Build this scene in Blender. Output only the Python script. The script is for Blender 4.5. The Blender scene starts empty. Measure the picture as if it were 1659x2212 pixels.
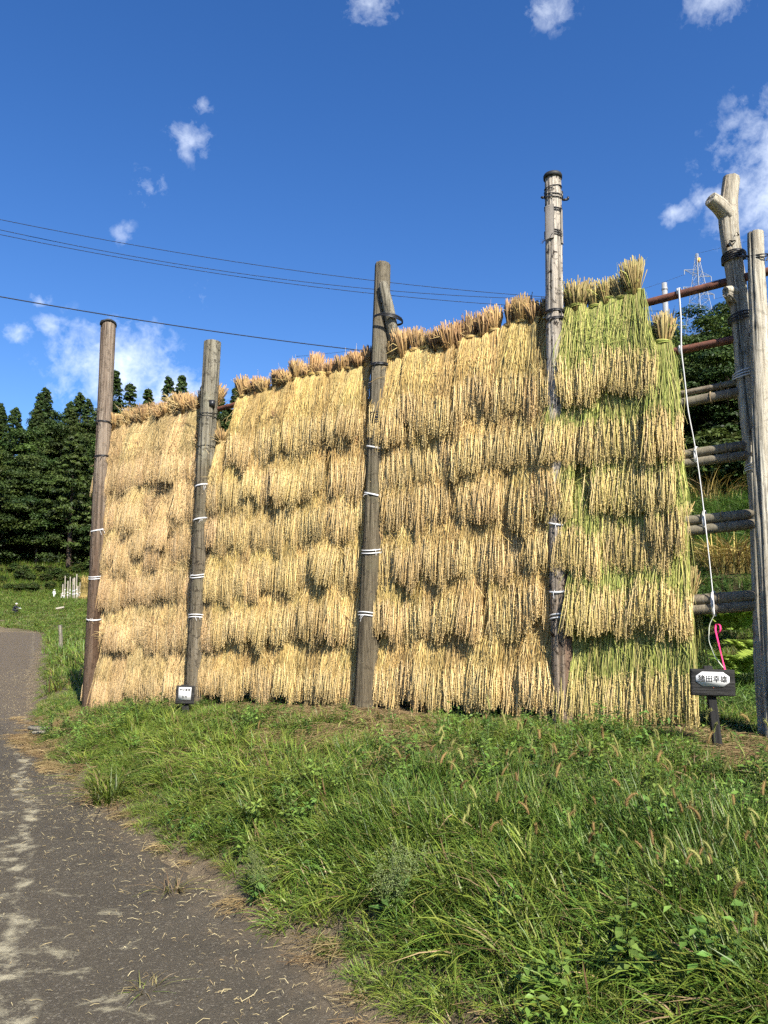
import bpy, math, random
import numpy as np
from mathutils import Vector, Matrix

R = math.radians
rnd = random.Random(7)
rng = np.random.default_rng(7)
sc = bpy.context.scene
COL = sc.collection

# ------------------------------------------------------------------ camera, sky, sun, exposure
EYE = 1.6
PITCH = R(7.5)
cam_d = bpy.data.cameras.new("camera")
cam = bpy.data.objects.new("camera", cam_d)
COL.objects.link(cam)
cam.location = (0, 0, EYE)
cam.rotation_euler = (R(90) + PITCH, 0, 0)
cam_d.sensor_fit = 'VERTICAL'
cam_d.sensor_height = 36.0
cam_d.lens = 27.05
cam_d.clip_start = 0.05
cam_d.clip_end = 5000
sc.camera = cam

SUN_AZ = R(156)          # clockwise from +Y
SUN_EL = R(41)
sun_d = bpy.data.lights.new("sun", 'SUN')
sun_d.energy = 5.0
sun_d.angle = R(0.53)
sun_d.color = (1.0, 0.94, 0.84)
sun = bpy.data.objects.new("sun", sun_d)
COL.objects.link(sun)
sv = Vector((math.sin(SUN_AZ) * math.cos(SUN_EL), math.cos(SUN_AZ) * math.cos(SUN_EL), math.sin(SUN_EL)))
sun.rotation_euler = sv.to_track_quat('Z', 'Y').to_euler()
sun.location = sv * 60

sc.view_settings.view_transform = 'Standard'
sc.view_settings.look = 'None'
sc.view_settings.exposure = 1.08
sc.view_settings.gamma = 1.0
sc.view_settings.use_curve_mapping = False
sc.render.engine = 'CYCLES'
sc.cycles.use_denoising = False
sc.cycles.use_adaptive_sampling = True
sc.cycles.adaptive_threshold = 0.02
sc.cycles.adaptive_min_samples = 12
sc.cycles.max_bounces = 4
sc.cycles.diffuse_bounces = 2
sc.cycles.glossy_bounces = 2
sc.cycles.transmission_bounces = 2
sc.cycles.sample_clamp_indirect = 6


def ray(x, y):
    """direction through a point of the 1659x2212 photograph"""
    u = (x - 829.5) / 1662.0
    v = (1106.0 - y) / 1662.0
    return Vector((u, math.cos(PITCH) - v * math.sin(PITCH), math.sin(PITCH) + v * math.cos(PITCH)))


def at(x, y, Y):
    """world point seen at that point, Y metres ahead"""
    d = ray(x, y)
    return Vector((0, 0, EYE)) + d * (Y / d.y)


class NT:
    """small node-tree helper"""
    def __init__(self, tree):
        self.t = tree

    def n(self, kind, **kw):
        nd = self.t.nodes.new(kind)
        for k, v in kw.items():
            if k.startswith('i_'):
                key = k[2:]
                nd.inputs[int(key) if key.isdigit() else key.replace('_', ' ')].default_value = v
            else:
                setattr(nd, k, v)
        return nd

    def l(self, a, b):
        self.t.links.new(a, b)

    def math(self, op, a, b=None, clamp=False):
        m = self.n('ShaderNodeMath', operation=op, use_clamp=clamp)
        for i, s in enumerate((a, b)):
            if s is None:
                continue
            if isinstance(s, (int, float)):
                m.inputs[i].default_value = s
            else:
                self.l(s, m.inputs[i])
        return m.outputs[0]

    def mix(self, fac, a, b, mode='MIX'):
        m = self.n('ShaderNodeMix', data_type='RGBA', blend_type=mode)
        for s, idx in ((fac, 0), (a, 6), (b, 7)):
            if isinstance(s, (int, float)):
                m.inputs[idx].default_value = s
            elif isinstance(s, tuple):
                m.inputs[idx].default_value = (*s, 1.0)
            else:
                self.l(s, m.inputs[idx])
        return m.outputs[2]

    def ramp(self, fac, stops):
        r = self.n('ShaderNodeValToRGB')
        e = r.color_ramp.elements
        while len(e) < len(stops):
            e.new(0.5)
        for el, (p, c) in zip(e, stops):
            el.position = p
            el.color = (*c, 1) if isinstance(c, tuple) else (c, c, c, 1)
        self.l(fac, r.inputs[0])
        return r.outputs[0]

    def noise(self, vec, scale, detail=4, rough=0.55, dist=0.0):
        n = self.n('ShaderNodeTexNoise')
        n.inputs['Scale'].default_value = scale
        n.inputs['Detail'].default_value = detail
        n.inputs['Roughness'].default_value = rough
        n.inputs['Distortion'].default_value = dist
        if vec is not None:
            self.l(vec, n.inputs['Vector'])
        return n.outputs['Fac']


# ---- the sky: Nishita plus a few real-direction clouds
world = bpy.data.worlds.new("World")
sc.world = world
world.use_nodes = True
wt = NT(world.node_tree)
bg = world.node_tree.nodes['Background']
sky = wt.n('ShaderNodeTexSky', sky_type='NISHITA', sun_disc=False)
sky.sun_elevation = SUN_EL
sky.sun_rotation = SUN_AZ
sky.altitude = 400
sky.air_density = 1.0
sky.dust_density = 0.6
sky.ozone_density = 2.6
hs = wt.n('ShaderNodeHueSaturation')
hs.inputs['Hue'].default_value = 0.511
hs.inputs['Saturation'].default_value = 1.30
hs.inputs['Value'].default_value = 1.0
wt.l(sky.outputs[0], hs.inputs['Color'])
tc = wt.n('ShaderNodeTexCoord')
nrm = wt.n('ShaderNodeVectorMath', operation='NORMALIZE')
wt.l(tc.outputs['Generated'], nrm.inputs[0])
dirv = nrm.outputs[0]
warp = wt.n('ShaderNodeTexNoise')
warp.inputs['Scale'].default_value = 9.0
warp.inputs['Detail'].default_value = 5.0
warp.inputs['Roughness'].default_value = 0.62
wt.l(dirv, warp.inputs['Vector'])
wsub = wt.n('ShaderNodeVectorMath', operation='SUBTRACT')
wt.l(warp.outputs['Color'], wsub.inputs[0])
wsub.inputs[1].default_value = (0.5, 0.5, 0.5)
wpd = wt.n('ShaderNodeVectorMath', operation='MULTIPLY_ADD')
wt.l(wsub.outputs[0], wpd.inputs[0])
wpd.inputs[1].default_value = (0.05, 0.05, 0.05)
wt.l(dirv, wpd.inputs[2])
puff = wt.noise(wpd.outputs[0], 24.0, 8, 0.62, 0.4)
fine = wt.noise(dirv, 70.0, 6, 0.6, 0.3)

# clouds: (photo x, y, angular radius rad, vertical squash, softness power, strength)
CLOUDS = [
    (1765, 370, 0.15, 1.0, 1.05), (1690, 330, 0.07, 1.0, 0.8), (1472, 460, 0.036, 1.5, 0.74), (1540, 430, 0.040, 1.3, 0.60),
    (255, 805, 0.125, 1.35, 0.90), (370, 850, 0.10, 1.6, 0.8), (110, 702, 0.036, 1.5, 0.70), (35, 712, 0.030, 1.5, 0.68), (90, 640, 0.026, 1.8, 0.62),
    (412, 312, 0.044, 1.2, 0.62), (437, 228, 0.030, 1.2, 0.5), (320, 412, 0.034, 0.8, 0.52), (272, 515, 0.022, 0.8, 0.55),
    (805, 14, 0.050, 1.4, 0.68), (1180, 12, 0.050, 1.3, 0.68), (1560, -8, 0.06, 1.8, 0.68), (400, 640, 0.06, 2.0, 0.42),
]
mask = None
for (cx, cy, rad, sq, st) in CLOUDS:
    d = ray(cx, cy).normalized()
    sub = wt.n('ShaderNodeVectorMath', operation='SUBTRACT')
    wt.l(wpd.outputs[0], sub.inputs[0])
    sub.inputs[1].default_value = d
    scl = wt.n('ShaderNodeVectorMath', operation='MULTIPLY')
    wt.l(sub.outputs[0], scl.inputs[0])
    scl.inputs[1].default_value = (1 / rad, 1 / rad, sq / rad)
    ln = wt.n('ShaderNodeVectorMath', operation='LENGTH')
    wt.l(scl.outputs[0], ln.inputs[0])
    body = wt.math('MULTIPLY', wt.math('SUBTRACT', 1.0, ln.outputs['Value'], clamp=True), st)
    mask = body if mask is None else wt.math('MAXIMUM', mask, body)
tex = wt.math('ADD', wt.math('MULTIPLY', puff, 0.62), wt.math('MULTIPLY', fine, 0.48))
tex = wt.ramp(tex, [(0.30, 0.0), (0.84, 1.0)])
cl = wt.math('MULTIPLY', wt.math('ADD', wt.math('MULTIPLY', mask, 1.15), wt.math('SUBTRACT', wt.math('MULTIPLY', tex, 1.05), 0.80)), 0.85, clamp=True)
edge = wt.math('MULTIPLY', cl, wt.ramp(mask, [(0.0, 0.0), (0.3, 0.75), (0.8, 1.0)]))
skyc = wt.mix(edge, hs.outputs[0], (7.4, 7.9, 8.6))
wt.l(skyc, bg.inputs['Color'])
bg.inputs['Strength'].default_value = 0.09
world.cycles.sampling_method = 'MANUAL'
world.cycles.sample_map_resolution = 256

# ------------------------------------------------------------------ mesh helpers


def make_mesh(name, V, F, C=None, smooth=False):
    """V (n,3); F list of integer arrays (m,k); C (n,3) point colours -> mesh"""
    V = np.asarray(V, dtype=np.float32)
    me = bpy.data.meshes.new(name)
    me.vertices.add(len(V))
    me.vertices.foreach_set('co', V.ravel())
    loops = np.concatenate([np.asarray(f, dtype=np.int32).ravel() for f in F])
    sizes = np.concatenate([np.full(len(f), np.asarray(f).shape[1], dtype=np.int32) for f in F])
    starts = np.concatenate([[0], np.cumsum(sizes)[:-1]]).astype(np.int32)
    me.loops.add(len(loops))
    me.loops.foreach_set('vertex_index', loops)
    me.polygons.add(len(sizes))
    me.polygons.foreach_set('loop_start', starts)
    me.polygons.foreach_set('loop_total', sizes)
    if smooth:
        me.polygons.foreach_set('use_smooth', np.ones(len(sizes), dtype=bool))
    if C is not None:
        a = me.attributes.new('Col', 'FLOAT_COLOR', 'POINT')
        c4 = np.ones((len(V), 4), dtype=np.float32)
        c4[:, :3] = C
        a.data.foreach_set('color', c4.ravel())
    me.update()
    me.validate()
    return me


class Geo:
    """collects pieces of one mesh"""
    def __init__(self):
        self.V, self.F, self.C, self.n = [], [], [], 0

    def add(self, V, F, C=(1, 1, 1)):
        V = np.asarray(V, dtype=np.float64).reshape(-1, 3)
        C = np.asarray(C, dtype=np.float64)
        if C.ndim == 1:
            C = np.tile(C, (len(V), 1))
        for f in F:
            self.F.append(np.asarray(f, dtype=np.int64) + self.n)
        self.V.append(V)
        self.C.append(C)
        self.n += len(V)

    def tubes(self, P, Rr, sides=3, C=(1, 1, 1), cap=False):
        """P (N,K,3) paths, Rr (N,K) radii; C (N,3) or (N,K,3)"""
        P = np.asarray(P, dtype=np.float64)
        if P.ndim == 2:
            P = P[None]
        N, K, _ = P.shape
        Rr = np.broadcast_to(np.asarray(Rr, dtype=np.float64), (N, K))
        T = np.gradient(P, axis=1)
        T /= np.linalg.norm(T, axis=2, keepdims=True) + 1e-12
        ref = np.where(np.abs(T[:, :1, 2:3]) > 0.8, np.array([0.13, 1.0, 0.07]), np.array([0.05, 0.09, 1.0]))
        A = np.cross(T, np.broadcast_to(ref, T.shape))
        A /= np.linalg.norm(A, axis=2, keepdims=True) + 1e-12
        B = np.cross(T, A)
        if sides == 2:
            ang = np.array([0, math.pi])
        else:
            ang = np.arange(sides) * 2 * math.pi / sides
        V = (P[:, :, None, :] + Rr[:, :, None, None] * (A[:, :, None, :] * np.cos(ang)[None, None, :, None]
                                                       + B[:, :, None, :] * np.sin(ang)[None, None, :, None]))
        idx = np.arange(N * K * sides).reshape(N, K, sides)
        Fs = []
        if sides == 2:
            Fs.append(np.stack([idx[:, :-1, 0], idx[:, :-1, 1], idx[:, 1:, 1], idx[:, 1:, 0]], -1).reshape(-1, 4))
        else:
            nx = np.roll(idx, -1, axis=2)
            Fs.append(np.stack([idx[:, :-1], nx[:, :-1], nx[:, 1:], idx[:, 1:]], -1).reshape(-1, 4))
            if cap:
                Fs.append(idx[:, 0, ::-1].reshape(N, sides))
                Fs.append(idx[:, -1, :].reshape(N, sides))
        C = np.asarray(C, dtype=np.float64)
        if C.ndim == 1:
            Cv = np.tile(C, (N * K * sides, 1))
        elif C.ndim == 2:
            Cv = np.repeat(C, K * sides, axis=0)
        else:
            Cv = np.repeat(C.reshape(N * K, 3), sides, axis=0)
        self.add(V.reshape(-1, 3), Fs, Cv)

    def grains(self, P, D, length, width, C):
        """three-sided spindles at P along D"""
        P = np.asarray(P)
        M = len(P)
        D = D / (np.linalg.norm(D, axis=1, keepdims=True) + 1e-12)
        ref = np.where(np.abs(D[:, 2:3]) > 0.8, np.array([[1.0, 0.2, 0]]), np.array([[0, 0.1, 1.0]]))
        A = np.cross(D, ref)
        A /= np.linalg.norm(A, axis=1, keepdims=True) + 1e-12
        B = np.cross(D, A)
        L = np.broadcast_to(np.asarray(length, dtype=float), (M,))[:, None]
        W = np.broadcast_to(np.asarray(width, dtype=float), (M,))[:, None]
        v = [P - D * L * 0.5]
        for k in range(3):
            a = k * 2.0943951
            v.append(P + (A * math.cos(a) + B * math.sin(a)) * W * 0.5)
        v.append(P + D * L * 0.5)
        V = np.stack(v, 1).reshape(-1, 3)
        base = (np.arange(M) * 5)[:, None]
        tri = np.array([[0, 2, 1], [0, 3, 2], [0, 1, 3], [4, 1, 2], [4, 2, 3], [4, 3, 1]])
        F = (base[:, :, None] + tri[None]).reshape(-1, 3)
        C = np.asarray(C, dtype=float)
        Cv = np.repeat(C, 5, axis=0) if C.ndim == 2 else C
        self.add(V, [F], Cv)

    def leaves(self, P, N, U, length, width, C):
        """diamond leaves with a fold: centre P, normal N, long axis U"""
        M = len(P)
        N = N / (np.linalg.norm(N, axis=1, keepdims=True) + 1e-12)
        U = U - N * np.sum(U * N, axis=1, keepdims=True)
        U = U / (np.linalg.norm(U, axis=1, keepdims=True) + 1e-12)
        S = np.cross(N, U)
        L = np.broadcast_to(np.asarray(length, dtype=float), (M,))[:, None]
        W = np.broadcast_to(np.asarray(width, dtype=float), (M,))[:, None]
        V = np.stack([P - U * L * 0.5, P + S * W * 0.5 + N * W * 0.12 - U * L * 0.05, P + U * L * 0.5 - N * L * 0.1,
                      P - S * W * 0.5 + N * W * 0.12 - U * L * 0.05], 1).reshape(-1, 3)
        b = (np.arange(M) * 4)[:, None]
        F = np.concatenate([b + np.array([[0, 1, 2]]), b + np.array([[0, 2, 3]])])
        C = np.asarray(C, dtype=float)
        Cv = np.repeat(C, 4, axis=0) if C.ndim == 2 else C
        self.add(V, [F], Cv)

    def box(self, c, half, rot=None, C=(1, 1, 1)):
        s = np.array([[x, y, z] for x in (-1, 1) for y in (-1, 1) for z in (-1, 1)], dtype=float) * np.asarray(half)
        if rot is not None:
            s = s @ np.array(rot).T
        self.add(s + np.asarray(c), [np.array([[0, 1, 3, 2], [4, 6, 7, 5], [0, 4, 5, 1], [2, 3, 7, 6], [0, 2, 6, 4], [1, 5, 7, 3]])], C)

    def mesh(self, name, smooth=False):
        return make_mesh(name, np.concatenate(self.V), self._merge(), np.concatenate(self.C), smooth)

    def _merge(self):
        by = {}
        for f in self.F:
            by.setdefault(f.shape[1], []).append(f)
        return [np.concatenate(v) for v in by.values()]


def link(name, me, mat=None, parent=None, loc=None):
    o = bpy.data.objects.new(name, me)
    COL.objects.link(o)
    if mat is not None and me is not None and not me.materials:
        me.materials.append(mat)
    if parent is not None:
        o.parent = parent
    if loc is not None:
        o.location = loc
    return o


def tag(o, label=None, cat=None, group=None, kind=None):
    for k, v in (('label', label), ('category', cat), ('group', group), ('kind', kind)):
        if v:
            o[k] = v
    return o


def empty(name, loc, rz=0.0):
    o = bpy.data.objects.new(name, None)
    COL.objects.link(o)
    o.empty_display_size = 0.1
    o.location = loc
    o.rotation_euler = (0, 0, rz)
    return o


def copy_tree(o, parent=None):
    c = o.copy()
    COL.objects.link(c)
    c.parent = parent
    for ch in list(o.children):
        copy_tree(ch, c)
    return c


def vnoise(p, seed=0):
    """cheap smooth value noise on (n,3) points, about -1..1"""
    p = np.asarray(p, dtype=float)
    i = np.floor(p).astype(np.int64)
    f = p - i
    f = f * f * (3 - 2 * f)

    def h(ix, iy, iz):
        n = (ix * 374761393 + iy * 668265263 + iz * 2147483647 + seed * 1274126177) & 0xFFFFFFFF
        n = ((n ^ (n >> 13)) * 1274126177) & 0xFFFFFFFF
        return ((n ^ (n >> 16)) & 0xFFFF) / 32767.5 - 1.0
    out = 0
    for dx in (0, 1):
        for dy in (0, 1):
            for dz in (0, 1):
                w = (f[:, 0] if dx else 1 - f[:, 0]) * (f[:, 1] if dy else 1 - f[:, 1]) * (f[:, 2] if dz else 1 - f[:, 2])
                out = out + w * h(i[:, 0] + dx, i[:, 1] + dy, i[:, 2] + dz)
    return out


# ------------------------------------------------------------------ materials


def new_mat(name):
    m = bpy.data.materials.new(name)
    m.use_nodes = True
    t = NT(m.node_tree)
    p = m.node_tree.nodes['Principled BSDF']
    return m, t, p


def plant_mat(name, transl=0.25, rough=0.55, spec=0.25, vary=0.25, hue=0.02):
    """colour from the piece itself (attribute Col), a little random per piece; light passes through"""
    m, t, p = new_mat(name)
    at_ = t.n('ShaderNodeAttribute', attribute_name='Col')
    oi = t.n('ShaderNodeObjectInfo')
    h = t.n('ShaderNodeHueSaturation')
    t.l(at_.outputs['Color'], h.inputs['Color'])
    mr = t.n('ShaderNodeMapRange')
    t.l(oi.outputs['Random'], mr.inputs[0])
    mr.inputs[3].default_value = 1 - vary
    mr.inputs[4].default_value = 1 + vary
    t.l(mr.outputs[0], h.inputs['Value'])
    r2 = t.math('FRACT', t.math('MULTIPLY', oi.outputs['Random'], 17.31))
    mr2 = t.n('ShaderNodeMapRange')
    t.l(r2, mr2.inputs[0])
    mr2.inputs[3].default_value = 0.5 - hue
    mr2.inputs[4].default_value = 0.5 + hue
    t.l(mr2.outputs[0], h.inputs['Hue'])
    t.l(h.outputs[0], p.inputs['Base Color'])
    p.inputs['Roughness'].default_value = rough
    p.inputs['Specular IOR Level'].default_value = spec
    if transl > 0:
        tr = t.n('ShaderNodeBsdfTranslucent')
        t.l(h.outputs[0], tr.inputs['Color'])
        mx = t.n('ShaderNodeMixShader')
        mx.inputs[0].default_value = transl
        t.l(p.outputs[0], mx.inputs[1])
        t.l(tr.outputs[0], mx.inputs[2])
        t.l(mx.outputs[0], m.node_tree.nodes['Material Output'].inputs['Surface'])
    return m


def wood_mat(name, light, mid, dark, grain=34.0, speck=0.0, stain=None, green=None, bump=0.5, along=(1, 1, 0.045)):
    """weathered round wood: long grain, checks, dark knots; attribute Col multiplies (wear zones, and shade painted low on the bleached post)"""
    m, t, p = new_mat(name)
    light, mid, dark = (tuple(c * 0.80 for c in q) for q in (light, mid, dark))
    tcn = t.n('ShaderNodeTexCoord')
    mp = t.n('ShaderNodeMapping')
    t.l(tcn.outputs['Object'], mp.inputs[0])
    mp.inputs['Scale'].default_value = along
    g1 = t.noise(mp.outputs[0], grain, 6, 0.65, 0.25)
    g2 = t.noise(mp.outputs[0], grain * 2.6, 4, 0.7, 0.1)
    blot = t.noise(tcn.outputs['Object'], 3.1, 5, 0.6, 0.4)
    flake = t.noise(tcn.outputs['Object'], 17.0, 5, 0.7, 0.6)
    col = t.ramp(g1, [(0.30, dark), (0.47, mid), (0.66, light)])
    c2 = t.mix(t.ramp(g2, [(0.36, 0.75), (0.52, 0.0)]), col, tuple(x * 0.35 for x in dark))
    c3 = t.mix(t.ramp(blot, [(0.38, 0.6), (0.62, 0.0)]), c2, mid)
    if green:
        c3 = t.mix(t.ramp(t.noise(tcn.outputs['Object'], 1.7, 5, 0.6, 0.2), [(0.5, 0.0), (0.7, 0.55)]), c3, green)
    if stain:
        c3 = t.mix(t.ramp(t.noise(mp.outputs[0], 9.0, 3, 0.5), [(0.5, 0.0), (0.64, 0.75)]), c3, stain)
    if speck > 0:
        c3 = t.mix(t.ramp(flake, [(0.55, 0.0), (0.62, speck)]), c3, tuple(x * 0.45 for x in dark))
    at_ = t.n('ShaderNodeAttribute', attribute_name='Col')
    c4 = t.mix(1.0, c3, at_.outputs['Color'], 'MULTIPLY')
    t.l(c4, p.inputs['Base Color'])
    p.inputs['Roughness'].default_value = 0.85
    p.inputs['Specular IOR Level'].default_value = 0.15
    b = t.n('ShaderNodeBump')
    b.inputs['Strength'].default_value = bump
    b.inputs['Distance'].default_value = 0.012
    t.l(t.math('ADD', g1, t.math('MULTIPLY', g2, 0.7)), b.inputs['Height'])
    t.l(b.outputs[0], p.inputs['Normal'])
    return m


def plain_mat(name, col, rough=0.6, spec=0.3, metal=0.0, var=0.25, scale=20.0):
    m, t, p = new_mat(name)
    tcn = t.n('ShaderNodeTexCoord')
    n = t.noise(tcn.outputs['Object'], scale, 5, 0.6)
    c = t.mix(n, tuple(x * (1 - var) for x in col), tuple(min(1, x * (1 + var)) for x in col))
    t.l(c, p.inputs['Base Color'])
    p.inputs['Roughness'].default_value = rough
    p.inputs['Specular IOR Level'].default_value = spec
    p.inputs['Metallic'].default_value = metal
    return m


M_STRAW = plant_mat('rice_straw', 0.08, 0.6, 0.25, 0.2, 0.008)
M_EAR = plant_mat('rice_ear', 0.05, 0.65, 0.2, 0.14, 0.006)
M_GRASS = plant_mat('grass_blade', 0.30, 0.45, 0.35, 0.28, 0.014)
M_WEED = plant_mat('weed_leaf', 0.28, 0.45, 0.35, 0.25, 0.02)
M_LEAF = plant_mat('tree_leaf', 0.20, 0.55, 0.25, 0.22, 0.018)
M_DRY = plant_mat('dry_thatch', 0.1, 0.8, 0.1, 0.25, 0.01)
M_BARK = wood_mat('tree_bark', (0.13, 0.10, 0.075), (0.08, 0.06, 0.045), (0.03, 0.024, 0.018))
M_P1 = wood_mat('brown_post_wood', (0.42, 0.36, 0.29), (0.25, 0.20, 0.155), (0.085, 0.06, 0.045), 26, 0.45, stain=(0.12, 0.08, 0.055), bump=0.9)
M_P2 = wood_mat('grey_post_wood', (0.42, 0.39, 0.31), (0.26, 0.235, 0.175), (0.075, 0.062, 0.046), 30, 0.75, green=(0.24, 0.25, 0.165), bump=0.9)
M_P3 = wood_mat('dark_grey_post_wood', (0.31, 0.27, 0.195), (0.175, 0.15, 0.105), (0.06, 0.05, 0.034), 36, 0.4, green=(0.16, 0.165, 0.10), bump=0.9)
M_P4 = wood_mat('bleached_post_wood', (0.76, 0.70, 0.60), (0.50, 0.44, 0.355), (0.08, 0.06, 0.045), 26, 0.95, stain=(0.20, 0.125, 0.085), bump=1.0)
M_LOG = wood_mat('driftwood_grey', (0.70, 0.66, 0.54), (0.52, 0.47, 0.365), (0.17, 0.135, 0.09), 24, 0.35, stain=(0.36, 0.29, 0.20), bump=0.9)
M_BAMBOO = wood_mat('old_bamboo', (0.33, 0.285, 0.20), (0.235, 0.195, 0.14), (0.11, 0.088, 0.062), 20, 0.25, green=(0.20, 0.20, 0.14), bump=0.2)
M_BLACKWOOD = wood_mat('charred_board', (0.055, 0.053, 0.049), (0.030, 0.029, 0.028), (0.012, 0.012, 0.012), 24, 0.0, bump=0.7)
M_BOARD = wood_mat('charred_board_across', (0.075, 0.072, 0.066), (0.034, 0.033, 0.031), (0.012, 0.012, 0.012), 26, 0.0, bump=0.9, along=(0.06, 1, 1))
M_FARWOOD = wood_mat('pale_far_wood', (0.62, 0.58, 0.48), (0.45, 0.40, 0.32), (0.2, 0.16, 0.12), 20)
M_WIRE = plain_mat('black_binding', (0.018, 0.018, 0.02), 0.4, 0.5)
M_CAP = plain_mat('black_rubber', (0.025, 0.026, 0.025), 0.6, 0.3)
M_WHITE = plain_mat('white_tape', (0.66, 0.66, 0.65), 0.45, 0.4, 0, 0.06, 40)
M_PINK = plain_mat('pink_ribbon', (0.72, 0.03, 0.16), 0.5, 0.3, 0, 0.1, 30)
M_PAPER = plain_mat('white_sign_card', (0.70, 0.70, 0.68), 0.55, 0.3, 0, 0.03, 14)
M_INK = plain_mat('black_ink', (0.02, 0.02, 0.02), 0.6, 0.2, 0, 0.05)
M_STEEL = plain_mat('galvanised_steel', (0.30, 0.31, 0.31), 0.5, 0.4, 0.3, 0.15, 6)
M_CABLE = plain_mat('cable_black', (0.02, 0.02, 0.022), 0.6, 0.2)
M_TIN = plain_mat('dull_tin', (0.20, 0.18, 0.15), 0.6, 0.4, 0.2, 0.3, 12)
M_ORANGE = plain_mat('orange_marker', (0.85, 0.38, 0.04), 0.5, 0.3)
M_NAIL = plain_mat('rusty_nail', (0.30, 0.09, 0.05), 0.7, 0.2)

# rusty pipe
M_RUST, _t, _p = new_mat('rusty_pipe')
_tc = _t.n('ShaderNodeTexCoord')
_c = _t.ramp(_t.noise(_tc.outputs['Object'], 14, 6, 0.65), [(0.3, (0.055, 0.022, 0.014)), (0.52, (0.12, 0.045, 0.025)), (0.75, (0.24, 0.085, 0.04))])
_t.l(_c, _p.inputs['Base Color'])
_p.inputs['Roughness'].default_value = 0.75
_b = _t.n('ShaderNodeBump')
_b.inputs['Strength'].default_value = 0.3
_b.inputs['Distance'].default_value = 0.004
_t.l(_t.noise(_tc.outputs['Object'], 90, 4, 0.6), _b.inputs['Height'])
_t.l(_b.outputs[0], _p.inputs['Normal'])

# ------------------------------------------------------------------ the ground
# right-hand edge of the lane, X as a function of Y
EDGE_Y = np.array([-60, 0, 2.0, 3.26, 4.22, 5.57, 6.66, 8.55, 10.05, 14.1, 21.8, 40, 60, 66, 71, 74])
EDGE_X = np.array([35, 2.3, 0.85, 0.0, -0.62, -1.58, -2.28, -3.55, -4.45, -6.3, -9.7, -17.6, -26.3, -29.5, -36, -60])
LANE_W = 3.4


def edge_x(Y):
    return np.interp(Y, EDGE_Y, EDGE_X)


def sstep(a, b, x):
    t = np.clip((x - a) / (b - a), 0, 1)
    return t * t * (3 - 2 * t)


def height(x, y):
    x = np.asarray(x, dtype=float)
    y = np.asarray(y, dtype=float)
    r = np.hypot(x, y)
    az = np.degrees(np.arctan2(x, y))
    d = (x - edge_x(np.clip(y, -60, 70))) * 0.84
    far = sstep(62, 70, y)
    bank = 0.80 * (1 - np.exp(-np.maximum(d, 0) / 1.12)) * (1 - 0.8 * sstep(14, 40, y)) * (1 - far)
    on_lane = (d < 0.0) & (d > -LANE_W * 0.86) & (y < 70.5)
    lane = np.where(on_lane, -0.03 * sstep(0, 0.12, -d), 0.0)
    # land ahead to the left: flat paddy rising to the wooded hill
    left = np.interp(r, [0, 72, 104, 151, 159, 183, 245, 284, 460, 1500], [0, 0, 1.9, 4.1, 5.2, 13.5, 47, 51, 40, 20])
    r0 = np.interp(az, [-10, -2, 6, 13, 18, 24, 60, 100, 140], [105, 66, 36, 15, 10.2, 9.4, 9.5, 30, 60])
    up = np.maximum(r - r0, 0)
    right = 0.36 * (np.sqrt(up * up + 1.5) - math.sqrt(1.5))
    right = np.minimum(right, 118) + 0.0
    wl = sstep(4, -9, az)
    wl = np.where(np.abs(az) > 150, 0, wl)
    right = np.where((az > 100) | (az < -100), 0.15 * right, right)
    z = bank + lane + wl * left + (1 - wl) * right
    # unevenness away from the lane
    p = np.stack([x, y, np.zeros_like(x)], -1).reshape(-1, 3)
    bumps = (0.035 * vnoise(p * 0.9, 3) + 0.02 * vnoise(p * 2.7, 5)).reshape(x.shape) * sstep(0.15, 1.2, d)
    big = (1.5 * vnoise(p * 0.045, 9)).reshape(x.shape) * sstep(165, 190, r)
    return z + bumps + big


def build_ground():
    def axis(n, lim, dense):
        t = np.linspace(-1, 1, n)
        return np.sinh(t * dense) / math.sinh(dense) * lim
    xs = axis(260, 1400, 6.4)
    ys = axis(300, 1400, 6.4) + 4.5
    X, Y = np.meshgrid(xs, ys)
    Z = height(X, Y)
    V = np.stack([X, Y, Z], -1).reshape(-1, 3)
    n, mth = len(ys), len(xs)
    idx = np.arange(n * mth).reshape(n, mth)
    F = np.stack([idx[:-1, :-1], idx[:-1, 1:], idx[1:, 1:], idx[1:, :-1]], -1).reshape(-1, 4)
    dl = (X - edge_x(np.clip(Y, -60, 70))) * 0.84
    bare = sstep(0.75, 0.1, dl) * sstep(-6, -3, dl)
    me = make_mesh('ground', V, [F], np.repeat(bare.reshape(-1, 1), 3, axis=1), True)
    m, t, p = new_mat('soil_and_turf')
    tcn = t.n('ShaderNodeTexCoord')
    v = tcn.outputs['Object']
    n1 = t.noise(v, 1.3, 6, 0.6, 0.3)
    n2 = t.noise(v, 9.0, 6, 0.65)
    n3 = t.noise(v, 60.0, 4, 0.7)
    soil = t.ramp(n2, [(0.3, (0.05, 0.035, 0.022)), (0.55, (0.10, 0.07, 0.04)), (0.75, (0.18, 0.13, 0.075))])
    turf = t.ramp(n3, [(0.3, (0.022, 0.035, 0.010)), (0.7, (0.06, 0.09, 0.022))])
    c = t.mix(t.ramp(n1, [(0.40, 0.25), (0.6, 0.9)]), soil, turf)
    at_ = t.n('ShaderNodeAttribute', attribute_name='Col')
    c = t.mix(at_.outputs['Fac'], c, t.ramp(n2, [(0.3, (0.11, 0.085, 0.055)), (0.7, (0.21, 0.165, 0.105))]))
    t.l(c, p.inputs['Base Color'])
    p.inputs['Roughness'].default_value = 0.95
    p.inputs['Specular IOR Level'].default_value = 0.1
    b = t.n('ShaderNodeBump')
    b.inputs['Strength'].default_value = 0.8
    b.inputs['Distance'].default_value = 0.03
    t.l(n3, b.inputs['Height'])
    t.l(b.outputs[0], p.inputs['Normal'])
    return tag(link('ground', me, m), kind='structure')


build_ground()


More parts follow.
